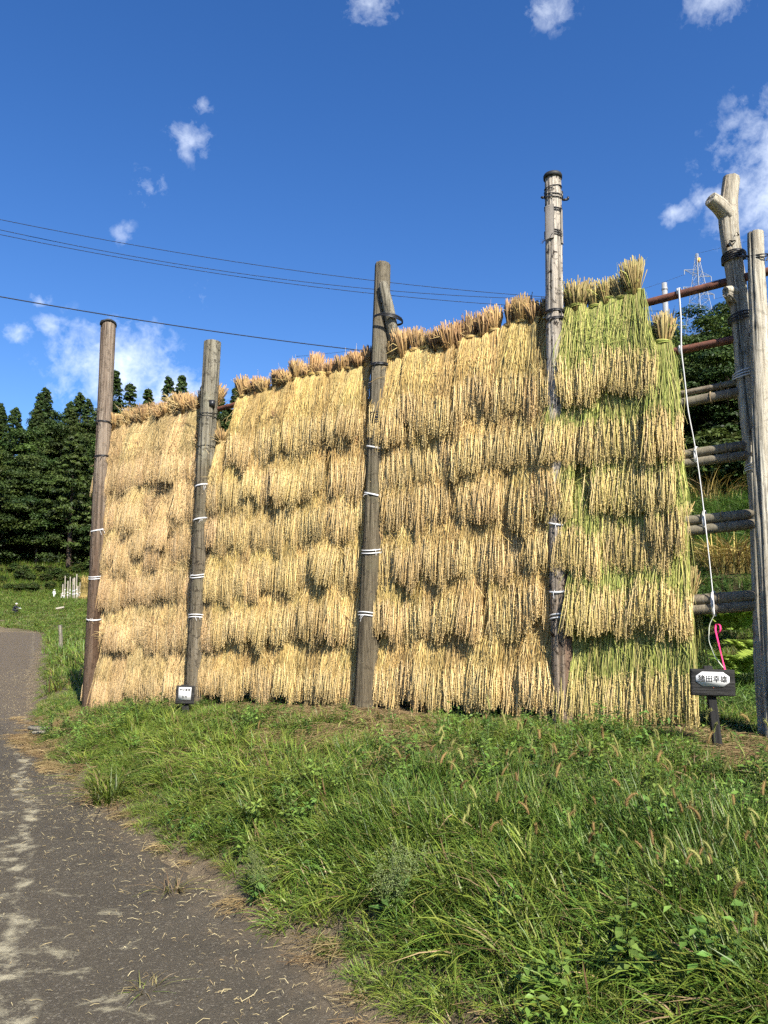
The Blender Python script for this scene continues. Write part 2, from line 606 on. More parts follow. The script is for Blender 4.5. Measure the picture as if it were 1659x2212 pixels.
def build_lane():
    Y = np.concatenate([np.arange(-14, 2, 0.5), np.arange(2, 14, 0.12), np.arange(14, 30, 0.4), np.arange(30, 72.5, 0.8)])
    ex = edge_x(Y)
    # ragged right edge
    p = np.stack([Y, np.zeros_like(Y), np.zeros_like(Y)], -1)
    jag = 0.10 * vnoise(p * 1.7, 2) + 0.05 * vnoise(p * 5.1, 4) + 0.03
    # direction along the lane
    for _ in range(30):
        ex[1:-1] = 0.25 * ex[:-2] + 0.5 * ex[1:-1] + 0.25 * ex[2:]
    tx = np.gradient(ex, Y)
    for _ in range(60):
        tx[1:-1] = 0.25 * tx[:-2] + 0.5 * tx[1:-1] + 0.25 * tx[2:]
    nx = 1 / np.sqrt(1 + tx * tx)
    ny = -tx * nx
    nx, ny = np.clip(nx, 0.25, 1), np.clip(ny, -1, 0.9)
    cols = np.concatenate([[0, 0.05, 0.12, 0.25], np.linspace(0.45, LANE_W * 0.82, 14)])
    X = ex[:, None] - nx[:, None] * cols[None] + jag[:, None] * np.clip(1 - cols / 0.3, 0, 1)[None]
    YY = Y[:, None] - ny[:, None] * cols[None]
    q = np.stack([X, YY, np.zeros_like(X)], -1).reshape(-1, 3)
    Z = 0.012 + 0.010 * np.sin(np.clip(cols / LANE_W, 0, 1) * math.pi)[None] + (0.006 * vnoise(q * 1.1, 6)).reshape(X.shape)
    Z[:, 0] -= 0.035
    V = np.stack([X, YY, Z], -1).reshape(-1, 3)
    n, k = X.shape
    idx = np.arange(n * k).reshape(n, k)
    F = np.stack([idx[:-1, 1:], idx[:-1, :-1], idx[1:, :-1], idx[1:, 1:]], -1).reshape(-1, 4)
    me = make_mesh('lane', V, [F], None, True)
    m, t, pr = new_mat('old_asphalt')
    tcn = t.n('ShaderNodeTexCoord')
    v = tcn.outputs['Object']
    agg = t.n('ShaderNodeTexVoronoi')
    agg.inputs['Scale'].default_value = 130
    t.l(v, agg.inputs['Vector'])
    agc = t.n('ShaderNodeSeparateColor')
    t.l(agg.outputs['Color'], agc.inputs[0])
    n1 = t.noise(v, 0.9, 5, 0.6, 0.3)
    n2 = t.noise(v, 6.0, 6, 0.68, 0.3)
    n3 = t.noise(v, 45.0, 5, 0.75)
    base = t.ramp(n1, [(0.3, (0.066, 0.056, 0.040)), (0.7, (0.105, 0.090, 0.064))])
    base = t.mix(t.math('MULTIPLY', n3, 0.85), base, (0.036, 0.031, 0.024))
    base = t.mix(t.ramp(agc.outputs[0], [(0.84, 0.0), (0.99, 0.4)]), base, (0.24, 0.215, 0.165))
    # pale lichen and cement patches with their own outlines, streaked along the lane
    mp = t.n('ShaderNodeMapping')
    t.l(v, mp.inputs[0])
    mp.inputs['Rotation'].default_value = (0, 0, R(-58))
    mp.inputs['Scale'].default_value = (1.0, 1.7, 1.0)
    pat = t.noise(mp.outputs[0], 3.4, 9, 0.76, 0.6)
    sp = t.n('ShaderNodeSeparateXYZ')
    t.l(v, sp.inputs[0])
    # denser towards the middle of the lane (the wheel-worn strip): X + 0.62*Y measured from its edge
    acr = t.math('ADD', t.math('ADD', sp.outputs[0], t.math('MULTIPLY', sp.outputs[1], 0.66)), -2.15)
    strip = t.ramp(t.math('ADD', t.math('MULTIPLY', acr, -0.28), 0.0, clamp=True), [(0.05, 0.0), (0.34, 0.105), (0.46, 0.09), (0.8, 0.05)])
    pm = t.ramp(t.math('ADD', pat, strip), [(0.64, 0.0), (0.74, 0.6)])
    base = t.mix(pm, base, (0.36, 0.325, 0.215))
    wl_ = t.math('ABSOLUTE', t.math('ADD', t.math('ADD', sp.outputs[0], t.math('MULTIPLY', sp.outputs[1], 0.45)), t.math('MULTIPLY', t.math('SUBTRACT', t.noise(v, 1.6, 2, 0.5), 0.5), 0.5)))
    line = t.math('MULTIPLY', t.ramp(wl_, [(0.03, 1.0), (0.085, 0.0)]), t.ramp(t.noise(v, 7.0, 6, 0.72), [(0.46, 0.0), (0.60, 0.75)]))
    base = t.mix(line, base, (0.36, 0.325, 0.22))
    flk = t.noise(mp.outputs[0], 13.0, 6, 0.7, 0.4)
    base = t.mix(t.ramp(flk, [(0.655, 0.0), (0.70, 0.65)]), base, (0.27, 0.24, 0.17))
    # dust along the verge
    dust = t.ramp(t.math('ADD', t.math('ADD', acr, 0.55), t.math('MULTIPLY', t.math('SUBTRACT', n2, 0.5), 1.6)), [(0.15, 0.0), (0.75, 0.6)])
    base = t.mix(dust, base, (0.14, 0.108, 0.07))
    # cracks
    cr = t.n('ShaderNodeTexVoronoi', feature='DISTANCE_TO_EDGE', voronoi_dimensions='2D')
    cr.inputs['Scale'].default_value = 0.45
    wv = t.n('ShaderNodeTexNoise')
    wv.inputs['Scale'].default_value = 4
    t.l(v, wv.inputs['Vector'])
    ad = t.n('ShaderNodeVectorMath', operation='MULTIPLY_ADD')
    t.l(wv.outputs['Color'], ad.inputs[0])
    ad.inputs[1].default_value = (0.35, 0.35, 0.35)
    t.l(v, ad.inputs[2])
    t.l(ad.outputs[0], cr.inputs['Vector'])
    crack = t.ramp(cr.outputs['Distance'], [(0.0, 0.6), (0.006, 0.0)])
    base = t.mix(t.math('MULTIPLY', crack, 0.55), base, (0.03, 0.028, 0.022))
    t.l(base, pr.inputs['Base Color'])
    pr.inputs['Roughness'].default_value = 0.9
    pr.inputs['Specular IOR Level'].default_value = 0.2
    b = t.n('ShaderNodeBump')
    b.inputs['Strength'].default_value = 0.9
    b.inputs['Distance'].default_value = 0.006
    t.l(t.math('ADD', t.math('ADD', n3, t.math('MULTIPLY', agc.outputs[1], 0.5)), 0.0), b.inputs['Height'])
    t.l(b.outputs[0], pr.inputs['Normal'])
    return tag(link('lane', me, m), kind='structure')


build_lane()

# ------------------------------------------------------------------ the rack line and its posts
# posts of the drying rack stand on one line that runs away to the left
P4_Y = 6.2
SLOPE = 1.279
L_NUM = 0.227 + SLOPE


def rack_Y(u):
    return L_NUM * P4_Y / (SLOPE + u)


E_DIR = Vector((0.7878, -0.6160, 0))          # along the rack, to the right and nearer
N_DIR = Vector((-0.6160, -0.7878, 0))         # out of its front, towards the lane
RZ = math.atan2(E_DIR.y, E_DIR.x)
u1 = -0.372
R0 = Vector((u1 * rack_Y(u1), rack_Y(u1), 0))


def rack_s(u):
    """distance along the rack of the point seen under horizontal slope u"""
    Y = rack_Y(u)
    return (Vector((u * Y, Y, 0)) - R0).dot(E_DIR)


S1, S2, S3, S4, S5 = 0.0, rack_s(-0.237), rack_s(-0.019), rack_s(0.227), rack_s(0.484)
POLE_BACK = 0.13                               # poles run behind the posts


def rack_pt(s, back=0.0, z=0.0):
    return R0 + E_DIR * s - N_DIR * back + Vector((0, 0, z))


def ground_z(x, y):
    return float(height(np.array([x]), np.array([y]))[0])


def log_mesh(name, pts, radii, seed, sides=56, rings=None, knots=14, grooves=12, zone=None, rough=1.0, cap_dome=0.2):
    """a round timber along pts (local), with checks cut in, swellings and knots"""
    pts = np.array([list(p) for p in pts], dtype=float)
    seg = np.concatenate([[0], np.cumsum(np.linalg.norm(np.diff(pts, axis=0), axis=1))])
    total = seg[-1]
    rings = rings or int(total / 0.045) + 2
    s = np.linspace(0, total, rings)
    P = np.stack([np.interp(s, seg, pts[:, k]) for k in range(3)], -1)
    if len(pts) > 2:
        for _ in range(6):
            P[1:-1] = 0.25 * P[:-2] + 0.5 * P[1:-1] + 0.25 * P[2:]
    rad = np.interp(s, seg, radii)
    ang = np.arange(sides) * 2 * math.pi / sides
    T = np.gradient(P, axis=0)
    T /= np.linalg.norm(T, axis=1, keepdims=True)
    A = np.cross(T, np.array([0.02, 1.0, 0.03]))
    A /= np.linalg.norm(A, axis=1, keepdims=True)
    B = np.cross(T, A)
    rs = np.random.default_rng(seed)
    q = np.stack([np.broadcast_to(np.cos(ang)[None] * 1.4, (rings, sides)), np.broadcast_to(np.sin(ang)[None] * 1.4, (rings, sides)),
                  np.broadcast_to(s[:, None] * 1.3, (rings, sides))], -1).reshape(-1, 3)
    q2 = q * np.array([5.5, 5.5, 1.0])
    disp = (0.065 * vnoise(q, seed) + 0.04 * rough * vnoise(q2, seed + 3) + 0.03 * rough * vnoise(q * np.array([9.0, 9.0, 2.2]), seed + 5)).reshape(rings, sides)
    dark = np.ones((rings, sides))
    for _ in range(grooves):
        a0 = rs.uniform(0, 2 * math.pi)
        z0 = rs.uniform(0, total)
        ln = rs.uniform(0.25, 1.3)
        w = rs.uniform(0.05, 0.13)
        dep = rs.uniform(0.08, 0.24)
        wob = a0 + 0.22 * np.sin(s * rs.uniform(0.8, 2.4) + rs.uniform(0, 6))
        da = np.angle(np.exp(1j * (ang[None] - wob[:, None])))
        mz = np.clip(1 - np.abs(s - z0) / ln, 0, 1)[:, None] ** 0.4
        g = np.exp(-(da / w) ** 2) * mz
        disp -= dep * g
        dark *= 1 - 0.72 * g
    for _ in range(knots):
        a0, z0 = rs.uniform(0, 2 * math.pi), rs.uniform(0.1 * total, 0.9 * total)
        da = np.angle(np.exp(1j * (ang[None] - a0))) * rad[:, None]
        dd = np.hypot(da, (s[:, None] - z0) * 0.8)
        disp += 0.10 * np.exp(-(dd / 0.03) ** 2) - 0.16 * np.exp(-(dd / 0.013) ** 2)
        dark *= 1 - 0.75 * np.exp(-(dd / 0.016) ** 2)
    rr = rad[:, None] * (1 + disp)
    V = P[:, None, :] + rr[:, :, None] * (A[:, None, :] * np.cos(ang)[None, :, None] + B[:, None, :] * np.sin(ang)[None, :, None])
    idx = np.arange(rings * sides).reshape(rings, sides)
    nx = np.roll(idx, -1, axis=1)
    F4 = np.stack([idx[:-1], nx[:-1], nx[1:], idx[1:]], -1).reshape(-1, 4)
    Vs = [V.reshape(-1, 3)]
    C = dark
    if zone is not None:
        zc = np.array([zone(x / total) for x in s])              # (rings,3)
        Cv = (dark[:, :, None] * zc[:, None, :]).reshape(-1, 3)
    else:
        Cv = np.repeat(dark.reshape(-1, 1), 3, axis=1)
    # rounded end at the top and a flat one below
    n = rings * sides
    Fs = [F4]
    last = idx[-1]
    ringv = V[-1]
    Cs = [Cv]
    for f, hh in ((1.0, 0.0), (0.88, 0.45), (0.5, 0.9)):
        c = P[-1]
        newv = c + (ringv - c) * f + T[-1] * rad[-1] * cap_dome * hh + rs.normal(0, 0.002, ringv.shape)
        ids = np.arange(n, n + sides)
        if hh > 0:
            Fs.append(np.stack([last, np.roll(last, -1), np.roll(ids, -1), ids], -1))
        else:
            newv = ringv.copy()
        Vs.append(newv)
        Cs.append(np.tile(Cv[-1] * 0.8, (sides, 1)))
        n += sides
        last = ids
    Vs.append((P[-1] + T[-1] * rad[-1] * cap_dome)[None])
    Cs.append(np.array([[0.6, 0.6, 0.6]]))
    Fs.append(np.stack([last, np.roll(last, -1), np.full(sides, n)], -1))
    n += 1
    Vs.append(P[0][None])
    Cs.append(np.array([[0.6, 0.6, 0.6]]))
    Fs.append(np.stack([np.roll(idx[0], -1), idx[0], np.full(sides, n)], -1))
    by = {}
    for f in Fs:
        by.setdefault(f.shape[1], []).append(f)
    return make_mesh(name, np.concatenate(Vs), [np.concatenate(v) for v in by.values()], np.concatenate(Cs), True)


def ring_geo(g, centre, axis, r, thick, turns=1, pitch=0.01, flat=1.0, tilt=0.0, seed=0, sides=6, col=(1, 1, 1)):
    """a cord wound round a post"""
    rs = random.Random(seed)
    n = 28 * turns + 1
    t = np.linspace(0, 2 * math.pi * turns, n)
    ax = Vector(axis).normalized()
    a = ax.cross(Vector((0, 1, 0.01))).normalized()
    b = ax.cross(a)
    ph = rs.uniform(0, 6)
    pts = []
    for k in t:
        off = (k / (2 * math.pi) - turns / 2) * pitch + tilt * r * math.sin(k + ph)
        rr = r + thick * 0.6 + 0.0015 * math.sin(3 * k + ph)
        pts.append(Vector(centre) + a * (rr * math.cos(k)) + b * (rr * math.sin(k)) + ax * off)
    P = np.array([list(p) for p in pts])
    if flat > 1:   # flat tape: a wide thin band
        up = np.array(list(ax)) * thick * flat
        ctr = np.array(list(centre))
        out = P - ctr
        out -= np.outer(out @ np.array(list(ax)), np.array(list(ax)))
        out /= np.linalg.norm(out, axis=1, keepdims=True)
        V = np.concatenate([P - up, P + up, P + up + out * 0.0025, P - up + out * 0.0025])
        m = len(P)
        i = np.arange(m - 1)
        F = np.concatenate([np.stack([i + k0 * m, i + 1 + k0 * m, i + 1 + k1 * m, i + k1 * m], -1) for k0, k1 in ((0, 1), (1, 2), (2, 3), (3, 0))])
        g.add(V, [F], col)
    else:
        g.tubes(P, thick, sides, col)


def post(name, label, base_px, top_px, Y, r_base, r_top, mat, seed, bend=0.0, zone=None, **kw):
    """one upright timber; returns (object, function giving the axis point at a photo height)"""
    b = at(*base_px, Y)
    tp = at(*top_px, Y)
    gz = ground_z(b.x, b.y)
    # continue the axis down into the soil
    dirn = (tp - b).normalized()
    low = b + dirn * ((gz - 0.35 - b.z) / dirn.z)
    org = Vector((b.x, b.y, gz))
    side = E_DIR
    pts, rads = [], []
    for k in range(9):
        f = k / 8
        p = low.lerp(tp, f) + side * bend * math.sin(f * math.pi)
        pts.append(p - org)
        rads.append(r_base + (r_top - r_base) * f)
    me = log_mesh(name, pts, rads, seed, zone=zone, **kw)
    o = link(name, me, mat, loc=org)
    tag(o, label, 'post', 'upright posts of the rice drying rack')

    def axis(y):
        d = ray(829, y)
        z = EYE + d.z / d.y * Y
        f = (z - low.z) / (tp.z - low.z)
        return low.lerp(tp, f) + side * bend * math.sin(min(max(f, 0), 1) * math.pi) - org, r_base + (r_top - r_base) * f, dirn
    return o, axis


def lerp3(a, b, t):
    t = min(max(t, 0), 1)
    return [a[k] + (b[k] - a[k]) * t for k in range(3)]


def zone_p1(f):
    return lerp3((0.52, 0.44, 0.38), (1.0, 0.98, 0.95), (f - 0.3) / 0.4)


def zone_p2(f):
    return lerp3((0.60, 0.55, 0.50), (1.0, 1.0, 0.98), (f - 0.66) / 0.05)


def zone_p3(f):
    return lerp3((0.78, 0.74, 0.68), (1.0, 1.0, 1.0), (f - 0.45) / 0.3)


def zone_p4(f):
    return lerp3((0.60, 0.53, 0.47), (1.0, 1.0, 1.0), (f - 0.25) / 0.25)  # browner wood low down, with the shade between the sheaves painted in


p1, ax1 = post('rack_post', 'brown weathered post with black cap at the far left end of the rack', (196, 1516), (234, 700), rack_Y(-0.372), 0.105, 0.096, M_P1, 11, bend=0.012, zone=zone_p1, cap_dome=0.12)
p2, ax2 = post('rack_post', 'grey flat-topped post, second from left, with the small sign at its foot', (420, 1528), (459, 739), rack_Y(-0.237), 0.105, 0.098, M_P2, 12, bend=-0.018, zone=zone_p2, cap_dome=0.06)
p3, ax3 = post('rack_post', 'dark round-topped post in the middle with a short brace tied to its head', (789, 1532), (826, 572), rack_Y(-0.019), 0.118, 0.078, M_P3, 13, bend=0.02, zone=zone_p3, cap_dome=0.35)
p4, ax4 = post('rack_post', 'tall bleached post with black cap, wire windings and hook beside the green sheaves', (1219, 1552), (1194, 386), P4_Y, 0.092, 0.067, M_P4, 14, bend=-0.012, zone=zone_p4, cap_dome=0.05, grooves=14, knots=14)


def bands(post_obj, axf, specs, name, mat):
    for i, (y, kw) in enumerate(specs):
        c, r, ax = axf(y)
        g = Geo()
        ring_geo(g, c, ax, r * 1.03, seed=int(y), **kw)
        for _t in range(2):
            rt = random.Random(int(y) * 3 + _t)
            a_ = rt.uniform(-2.4, -0.7)
            st_ = c + Vector((math.cos(a_), math.sin(a_), 0)) * (r * 1.06)
            e_ = st_ + Vector((math.cos(a_) * 0.02 + rt.uniform(-0.03, 0.03), -0.012, -rt.uniform(0.02, 0.07)))
            m_ = (st_ + e_) / 2 + Vector((math.cos(a_) * 0.014, -0.008, 0.006))
            g.tubes(np.array([list(st_), list(m_), list(e_)]), kw['thick'] * 0.55, 4)
        link(name, g.mesh(name, True), mat, post_obj)


WT = dict(thick=0.004, flat=2.0, turns=1, pitch=0.0, tilt=0.22)
W2 = dict(thick=0.004, flat=1.4, turns=2, pitch=0.028, tilt=0.2)
BK = dict(thick=0.006, turns=2, pitch=0.012, tilt=0.1)
BK3 = dict(thick=0.006, turns=3, pitch=0.022, tilt=0.06)
B1 = dict(thick=0.004, turns=1, pitch=0.012, tilt=0.14)
bands(p1, ax1, [(1146, WT), (1245, W2), (1336, WT)], 'white_tie', M_WHITE)
bands(p1, ax1, [(914, BK), (988, BK)], 'binding_wire', M_WIRE)
bands(p2, ax2, [(1052, WT), (1124, WT), (1241, W2), (1332, W2)], 'white_tie', M_WHITE)
bands(p2, ax2, [(893, B1), (903, B1), (967, B1)], 'binding_wire', M_WIRE)
bands(p3, ax3, [(969, WT), (1070, WT), (1188, W2), (1328, W2)], 'white_tie', M_WHITE)
bands(p3, ax3, [(790, dict(thick=0.008, turns=2, pitch=0.014, tilt=0.05)), (900, BK3), (910, BK3)], 'binding_wire', M_WIRE)
bands(p4, ax4, [(1133, WT), (1275, WT), (1332, W2)], 'white_tie', M_WHITE)
bands(p4, ax4, [(408, B1), (425, dict(thick=0.004, turns=2, pitch=0.03, tilt=0.2)), (455, dict(thick=0.0045, turns=2, pitch=0.02, tilt=-0.2)),
                (511, dict(thick=0.004, turns=3, pitch=0.02, tilt=0.3)), (676, BK), (692, BK)], 'binding_wire', M_WIRE)


def cap_part(post_obj, axf, y, r, hgt, name='cap', wav=0.0):
    c, _, ax = axf(y)
    g = Geo()
    q = ax.to_track_quat('Z', 'Y').to_matrix()
    n = 28
    prof = [(r * 1.00, -hgt), (r * 1.08, -hgt), (r * 1.10, -hgt * 0.3), (r * 1.02, 0.0), (r * 0.7, hgt * 0.22), (0.001, hgt * 0.3)]
    V = []
    for (rr, z) in prof:
        for k in range(n):
            a = 2 * math.pi * k / n
            zz = z + (wav * math.sin(2 * a + 0.6) if z < 0 else 0)
            V.append(list(c + q @ Vector((rr * math.cos(a), rr * math.sin(a), zz))))
    idx = np.arange(len(prof) * n).reshape(len(prof), n)
    nx = np.roll(idx, -1, axis=1)
    g.add(V, [np.stack([idx[:-1], nx[:-1], nx[1:], idx[1:]], -1).reshape(-1, 4)])
    return link(name, g.mesh(name, True), M_CAP, post_obj)


cap_part(p1, ax1, 696, 0.103, 0.035, wav=0.022)
cap_part(p4, ax4, 378, 0.073, 0.04)

# sheet pieces and hook near the head of the tall bleached post
c, r, ax = ax4(480)
for (a0, a1, ya, yb) in ((R(195), R(262), 450, 522), (R(320), R(352), 458, 530)):
    g = Geo()
    ca, ra, _ = ax4(ya)
    cb, rb, _ = ax4(yb)
    V = []
    for cc, rr in ((ca, ra), (cb, rb)):
        for rad in (rr * 1.06, rr * 1.06 + 0.006):
            for k in range(7):
                a = a0 + (a1 - a0) * k / 6
                V.append([cc.x + rad * math.cos(a), cc.y + rad * math.sin(a), cc.z])
    i = np.arange(6)
    F = []
    for (o0, o1) in ((7, 21), (0, 14)):
        F.append(np.stack([i + o0, i + 1 + o0, i + 1 + o1, i + o1], -1))
    F.append(np.stack([i, i + 1, i + 8, i + 7], -1))
    F.append(np.stack([i + 14, i + 15, i + 22, i + 21], -1))
    F.append(np.array([[0, 7, 21, 14], [6, 13, 27, 20]]))
    g.add(V, [np.concatenate(F)])
    link('tin_sleeve', g.mesh('tin_sleeve'), M_TIN, p4)
c, r, ax = ax4(425)
g = Geo()
sx = Vector((1, -0.15, 0)).normalized()
for (a, b, w) in (((r * 0.9, 0.03), (r + 0.012, 0.03), 0.008), ((r + 0.010, 0.045), (r + 0.010, -0.035), 0.008), ((r + 0.010, -0.035), (r + 0.055, -0.035), 0.010), ((r + 0.055, -0.035), (r + 0.06, -0.012), 0.010)):
    P = np.array([list(c + sx * a[0] + Vector((0, 0, a[1]))), list(c + sx * b[0] + Vector((0, 0, b[1])))])
    g.tubes(P, w, 6, cap=True)
link('hook', g.mesh('hook', True), M_WIRE, p4)
g = Geo()
P = np.array([list(c - sx * (r * 0.9)), list(c - sx * (r + 0.02)), list(c - sx * (r + 0.035) + Vector((0, 0, 0.006)))])
g.tubes(P, np.array([[0.008, 0.012, 0.008]]), 6, cap=True)
link('bolt', g.mesh('bolt', True), M_WIRE, p4)
g = Geo()
c, r, ax = ax4(520)
for k in range(7):
    e = c + Vector((-r - rnd.uniform(0.03, 0.055), -0.02, rnd.uniform(-0.04, 0.015)))
    P = np.array([list(c + Vector((-r * 0.5, -r * 0.9, 0.01))), list(c + Vector((-r, -r * 0.3, 0.002))), list(e)])
    g.tubes(P, 0.0013, 4)
link('wire_end', g.mesh('wire_end'), M_WIRE, p4)

# notch and dark peg hole on the second post
c, r, ax = ax2(875)
g = Geo()
g.box(c + Vector((r * 0.55, -r * 0.72, 0.0)), (0.030, 0.03, 0.038))
link('notch_block', g.mesh('notch_block'), M_WIRE, p2)

# short brace tied to the head of the middle post
Yb = rack_Y(-0.019) - 0.02
bt = [at(828, 612, Yb - 0.09), at(837, 655, Yb - 0.11), at(846, 700, Yb - 0.08), at(852, 745, Yb - 0.02), at(858, 800, Yb + 0.08)]
bt = bt[::-1]
org = bt[0]
brace = link('brace_pole', log_mesh('brace_pole', [p - org for p in bt], [0.050, 0.054, 0.056, 0.054, 0.042], 31, sides=32, grooves=5, knots=6, cap_dome=0.2), M_P2, loc=org)
tag(brace, 'short crooked brace pole tied against the head of the middle post', 'brace pole')
g = Geo()
cc = at(833, 694, Yb)
for k in range(5):
    n = 30
    t_ = np.linspace(0, 2 * math.pi, n)
    zz = 0.006 * k - 0.014
    P = np.stack([cc.x - org.x + 0.145 * np.cos(t_) + 0.025, cc.y - org.y - 0.04 + 0.135 * np.sin(t_), cc.z - org.z + zz - 0.02 * np.cos(t_) + 0.006 * np.sin(2 * t_ + k)], -1)
    g.tubes(P, 0.005, 5)
for k in range(4):
    s0 = cc + Vector((0.12, -0.05, 0)) - org
    P = np.array([list(s0), list(s0 + Vector((rnd.uniform(0.02, 0.05), -0.01, rnd.uniform(-0.02, 0.02))))])
    g.tubes(P, 0.003, 4)
link('binding_wire', g.mesh('binding_wire', True), M_WIRE, brace)

# ---- right end: forked trunk and straight log bound together
YF, YL = 5.42, 5.22
fp = [(1664, 1625), (1655, 1400), (1648, 1200), (1640, 1050), (1622, 920), (1609, 800), (1600, 700), (1590, 610), (1577, 520), (1571, 465), (1574, 430), (1580, 384)]
frp = [26, 25, 24, 22, 21, 20.5, 20.5, 21, 21, 22, 19, 18]
fpts = [at(x, y, YF) for x, y in fp]
gz = ground_z(fpts[0].x, fpts[0].y)
fpts = [Vector((fpts[0].x + 0.01, fpts[0].y, gz - 0.3))] + fpts[1:]
org = Vector((fpts[0].x, fpts[0].y, gz))
frad = [q / 1662 * (YF + 0.2) * 0.93 for q in frp]
fork = link('forked_trunk', log_mesh('forked_trunk', [p - org for p in fpts], frad, 41, grooves=16, knots=16, rough=2.2, cap_dome=0.06), M_LOG, loc=org)
tag(fork, 'bleached forked tree trunk standing as a post at the right end of the rack', 'post', 'upright posts of the rice drying rack')
for (a, b, c_, ra, rb, nm) in (((1576, 470), (1556, 446), (1534, 429), 20, 15.5, 'branch_stub'), ((1588, 655), (1576, 640), (1568, 634), 15, 8, 'knob'), ((1600, 640), (1583, 628), (1567, 628), 14, 9, 'knob')):
    pp = [at(*a, YF), at(*b, YF - 0.04), at(*c_, YF - 0.07)]
    link(nm, log_mesh(nm, [p - org for p in pp], [ra / 1662 * 5.5, (ra + rb) / 2 / 1662 * 5.5, rb / 1662 * 5.5], 43 + ra, sides=32, rings=18, knots=1, grooves=4, rough=1.6, cap_dome=0.03), M_LOG, fork)
hole_c = at(1583, 522, YF - 0.072) - org
M_ROT = plain_mat('rot_dark', (0.035, 0.022, 0.014), 0.95, 0.05)
for (dx, dz, rr) in ((0, 0, 0.022), (0.035, 0.06, 0.016), (-0.035, -0.03, 0.013)):
    g = Geo()
    n = 14
    a = np.arange(n) * 2 * math.pi / n
    rr_ = rr * (1 + 0.35 * np.sin(a * 3 + dx * 90))
    V = np.stack([hole_c.x + dx + rr_ * np.cos(a), np.full(n, hole_c.y) + 0.004, hole_c.z + dz + 0.8 * rr_ * np.sin(a)], -1)
    V = np.concatenate([V, [[hole_c.x + dx, hole_c.y + 0.035, hole_c.z + dz]]])
    g.add(V, [np.stack([np.arange(n), np.roll(np.arange(n), -1), np.full(n, n)], -1)])
    link('rot_hole', g.mesh('rot_hole'), M_ROT, fork)

lp = [(1672, 1640), (1661, 1300), (1650, 1100), (1643, 950), (1641, 850), (1640, 700), (1634, 600), (1632, 503)]
lrp = [20, 19, 18.5, 18, 19, 20, 17.5, 16]
lpts = [at(x, y, YL) for x, y in lp]
gz = ground_z(lpts[0].x, lpts[0].y)
lpts[0] = Vector((lpts[0].x + 0.02, lpts[0].y, gz - 0.3))
org2 = Vector((lpts[0].x, lpts[0].y, gz))
slog = link('split_log_post', log_mesh('split_log_post', [p - org2 for p in lpts], [q / 1662 * (YL + 0.15) for q in lrp], 47, grooves=26, knots=18, rough=1.6, cap_dome=0.05), M_LOG, loc=org2)
tag(slog, 'pale cracked log post at the right edge bound to the forked trunk', 'post', 'upright posts of the rice drying rack')


def loop_two(y, n, thick, mat, parent, porg, spread, single=None):
    g = Geo()
    a = at(1601 if single is None else single[0], y, YF)
    b = at(1638 if single is None else single[1], y - 8, YL)
    mid = (a + b) / 2
    half = (b - a) / 2
    wv = Vector((-half.y, half.x, 0)).normalized()
    for k in range(n):
        t_ = np.linspace(0, 2 * math.pi, 44)
        hx = half.length + 0.074
        ex = half.normalized()
        P = np.stack([np.array(list(mid - porg + ex * hx * math.cos(q) + wv * 0.083 * math.sin(q) * (1 if True else 1) + Vector((0, 0, spread * (k - n / 2) + 0.010 * math.sin(2 * q + k) - 0.02 * math.cos(q))))) for q in t_])
        g.tubes(P, thick, 5)
    return link('binding_strap', g.mesh('binding_strap', True), mat, parent)


def wrap_fork(y, n, thick, mat, spread, xc):
    g = Geo()
    c = at(xc, y, YF) - org
    for k in range(n):
        t_ = np.linspace(0, 2 * math.pi, 36)
        P = np.stack([c.x + 0.082 * np.cos(t_), c.y + 0.082 * np.sin(t_), c.z + spread * (k - n / 2) + 0.018 * np.cos(t_ + 0.4 * k)], -1)
        g.tubes(P, thick, 5)
    return link('binding_strap', g.mesh('binding_strap', True), mat, fork)


wrap_fork(557, 5, 0.006, M_WIRE, 0.009, 1585)
loop_two(556, 2, 0.005, M_WIRE, slog, org2, 0.010)
wrap_fork(686, 3, 0.006, M_WIRE, 0.018, 1599)
wrap_fork(808, 3, 0.005, M_WHITE, 0.014, 1609)
wrap_fork(1005, 3, 0.005, M_WHITE, 0.014, 1636)
g = Geo()
e0 = at(1655, 560, YL - 0.05) - org2
P = np.array([list(e0 + Vector((0.00, 0, -0.01))), list(e0 + Vector((0.04, 0, 0.05))), list(e0 + Vector((0.07, 0, 0.11))), list(e0 + Vector((0.05, 0, 0.06))), list(e0 + Vector((0.02, -0.01, 0.0)))])
g.tubes(P, 0.006, 5)
link('strap_end', g.mesh('strap_end', True), M_WIRE, slog)

# ------------------------------------------------------------------ horizontal poles (six tiers)
Z_TOP = 4.05
FR = [0.0, 0.192, 0.365, 0.548, 0.752, 1.0]


def tier_z(k, s):
    zb = 1.20 + (1.69 - 1.20) * min(max(s / S5, -0.1), 1.2)
    return Z_TOP - FR[k] * (Z_TOP - zb)


ORD = ['top', 'second', 'third', 'fourth', 'fifth', 'bottom']


